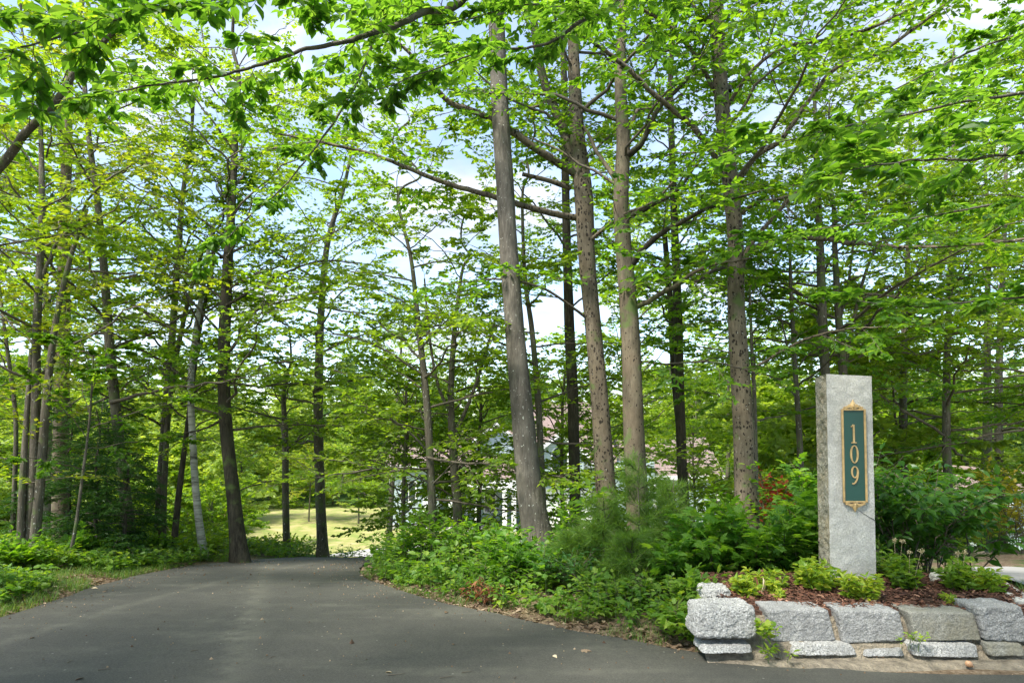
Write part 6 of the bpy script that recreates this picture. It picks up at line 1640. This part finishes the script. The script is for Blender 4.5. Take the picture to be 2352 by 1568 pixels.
def window(x0, x1, z0, z1, y, bars=(2, 3), par=None):
    f = MB(); w = 0.09
    f.box(x0 - w, x0, y - .07, y, z0 - w, z1 + w); f.box(x1, x1 + w, y - .07, y, z0 - w, z1 + w); f.box(x0, x1, y - .07, y, z1, z1 + w); f.box(x0, x1, y - .07, y, z0 - w, z0)
    for i in range(1, bars[0]):
        x = x0 + (x1 - x0) * i / bars[0]; f.box(x - .015, x + .015, y - .05, y - .025, z0, z1)
    for i in range(1, bars[1]):
        z = z0 + (z1 - z0) * i / bars[1]; f.box(x0, x1, y - .048, y - .027, z - .015, z + .015)
    fr = hpart('window', f, M['trim'])
    g_ = MB(); g_.box(x0, x1, y - .02, y - .004, z0, z1); g_.build('pane', M['glass'], fr, HO)
window(hx(1112), hx(1136), hz(1180), hz(1130), D0 + 1.4)
window(hx(1060), hx(1078), hz(1180), hz(1130), D0 + 1.4)
window(hx(925), hx(955), hz(1150), hz(1108), D0, (2, 2))
window(hx(1520), hx(1545), hz(1160), hz(1118), D0 + 0.2, (2, 3))
# front door and shutters on the porch
c = MB(); c.box(hx(1022), hx(1048), D0 + 1.33, D0 + 1.396, zg + .18, hz(1125)); dr = hpart('door', c, M['door'])
c = MB(); c.box(hx(1045) - .03, hx(1045) + .03, D0 + 1.25, D0 + 1.33, hz(1168) - .03, hz(1168) + .03); c.build('handle', M['gold'], dr, HO)
# gables facing the drive
def front_gable(xc, hw_, zb, zp, y0, y1, arched=False):
    mb = MB(); mb.prism([(xc - hw_, zb), (xc + hw_, zb), (xc, zp)], y0, y1); mb.box(xc - hw_ + .05, xc + hw_ - .05, y0 + .01, y1, zb - 1.2, zb)
    g_ = hpart('gable', mb, M['siding'])
    r = MB()
    for s in (-1, 1):
        e = 0.25; k = (zp - zb) / hw_
        V = [(xc + s * (hw_ + e), y0 - .3, zb - e * k), (xc, y0 - .3, zp + .01), (xc, y1, zp + .01), (xc + s * (hw_ + e), y1, zb - e * k)]
        V += [(x, y, z + .13) for x, y, z in V]
        r.add(V, [(0, 1, 2, 3), (4, 7, 6, 5), (0, 4, 5, 1), (3, 2, 6, 7), (0, 3, 7, 4)], 0)
    rr = r.build('gable_roof', M['roof'], g_, HO)
    tm = MB()
    for s in (-1, 1):
        e = 0.25; k = (zp - zb) / hw_
        a = [(xc + s * (hw_ + e), zb - e * k - .12), (xc + s * (hw_ + e), zb - e * k + .12), (xc, zp + .14), (xc, zp - .12)]
        tm.prism(a, y0 - .36, y0 - .303)
    tm.build('gable_trim', M['trim'], g_, HO)
    if arched:
        th = np.linspace(0, math.pi, 15); R_ = 0.42
        pts = [(xc + R_ * math.cos(a), zb - .05 + R_ * math.sin(a)) for a in th] + [(xc - R_, zb - 1.0), (xc + R_, zb - 1.0)]
        w = MB(); w.prism([(xc + (x - xc) * 1.22, (z - zb) * 1.12 + zb) for x, z in pts], y0 - .05, y0 + .005); wf = w.build('window', M['trim'], g_, HO)
        w = MB(); w.prism(pts, y0 - .06, y0 - .052); w.build('pane', M['glass'], g_, HO)
front_gable(hx(1140), 1.3, hz(1012), hz(975), D0 + 0.6, D0 + 5)
front_gable(hx(1282), 1.45, hz(1040), hz(996), D0 - 1.2, D0 + 5, True)
# garage doors
for (a, b_) in ((1255, 1300), (1312, 1357)):
    f = MB(); x0, x1 = hx(a), hx(b_); y = D0 - 0.3; z1 = hz(1125)
    f.box(x0 - .14, x0, y - .08, y - .003, zg, z1 + .14); f.box(x1, x1 + .14, y - .08, y - .003, zg, z1 + .14); f.box(x0, x1, y - .08, y - .003, z1, z1 + .14)
    for i in range(4):
        z0 = zg + .02 + i * (z1 - zg) / 4
        f.box(x0, x1, y - .04, y - .004, z0, z0 + (z1 - zg) / 4 - .03)
    hpart('garage_door', f, M['trim'])
# corner boards
for px, y in ((899, D0), (1200, D0 - .3), (1500, D0 - .3), (1650, D0 + .2)):
    c = MB(); c.box(hx(px) - .09, hx(px) + .09, y - .03, y + .12, zg + .35, hz(1072 if px < 1400 else 1094)); hpart('corner_board', c, M['trim'])
# deck with a railing at the right end
c = MB(); c.box(hx(1652), hx(1720), D0 + 1, D0 + 4, hz(1160) - .15, hz(1160))
for k in range(14): 
    x = hx(1652) + 0.1 + k * (hx(1720) - hx(1652) - .2) / 13; c.box(x - .03, x + .03, D0 + 1, D0 + 1.06, hz(1160), hz(1128))
for x in (hx(1655), hx(1718)): c.box(x - .07, x + .07, D0 + 1.1, D0 + 1.24, zg, hz(1160) - .15)
c.box(hx(1652), hx(1720), D0 + .97, D0 + 1.09, hz(1128), hz(1126) + .03)
hpart('deck', c, M['trim'])

# neighbouring building at the right edge
nb = thing('building', (26.5, 34, -3.0), 'pale building with a white-edged roof at the far right edge', 'building')
def X3(px, py, d): return P(px, py, d)
nd = 30.0
el = X3(2290, 1160, nd); er = X3(2420, 1095, nd)
mb = MB(); zb_ = float(terr(el[0] + 3, nd)) - .3
mb.prism([(el[0] + .5, zb_), (er[0] + 2.5, zb_), (er[0] + 2.5, el[2] - .1), (er[0], er[2] - .1), (el[0] + .5, el[2] + .05)], nd, nd + 7)
mb.build('wall', M['siding'], nb, (26.5, 34, -3.0))
mb = MB()
mb.prism([(el[0] - .1, el[2] - .12), (er[0], er[2]), (er[0], er[2] + .22), (el[0] - .1, el[2] + .1)], nd - .5, nd + 7.5)
mb.prism([(er[0], er[2]), (er[0] + 3.3, el[2] - .12), (er[0] + 3.3, el[2] + .1), (er[0], er[2] + .22)], nd - .5, nd + 7.5)
mb.build('roof', M['roof'], nb, (26.5, 34, -3.0))
mb = MB()
mb.prism([(el[0] - .14, el[2] - .2), (er[0], er[2] - .08), (er[0], er[2] + .2), (el[0] - .14, el[2] + .08)], nd - .56, nd - .503)
mb.build('fascia', M['trim'], nb, (26.5, 34, -3.0))

# boulders and yellow shrubs by the side road
for i, (px, py, w) in enumerate([(2262, 1276, 26), (2288, 1284, 34), (2322, 1292, 22), (2246, 1288, 18)]):
    d = 10.5
    stone(['brown boulder beyond the side road, left one', 'largest brown boulder beyond the side road', 'small boulder at the right end of the boulder row', 'smallest boulder at the left end of the row'][i], [(px - w / 2, py - 8), (px + w / 2, py - 10), (px + w / 2, py + 16), (px - w / 2, py + 16)], d, 0.2, 'sand', 60 + i, rnd=2.6, amp=0.03, name='boulder', n=12, group='boulders beyond the side road')
shrub('shrub', 'glowing yellow-green shrub at the right edge behind the side road', at(2330, 10.5), 1.35, 0.8, 14, T_RHOMB, 0.09, 0.6, 'yellow_leaf', 801, tw=10, nl=7, tl=0.4)
shrub('shrub', 'low yellow shrub left of the glowing one', at(2262, 11.2), 0.9, 0.7, 11, T_RHOMB, 0.08, 0.6, 'yellow_leaf', 802, tw=9, nl=7, tl=0.35)
shrub('shrub', 'green-gold shrub farther back beyond the boulders', at(2290, 15.0), 1.0, 1.0, 12, T_RHOMB, 0.10, 0.6, 'leaf_far', 803, tw=10, nl=7, tl=0.45)
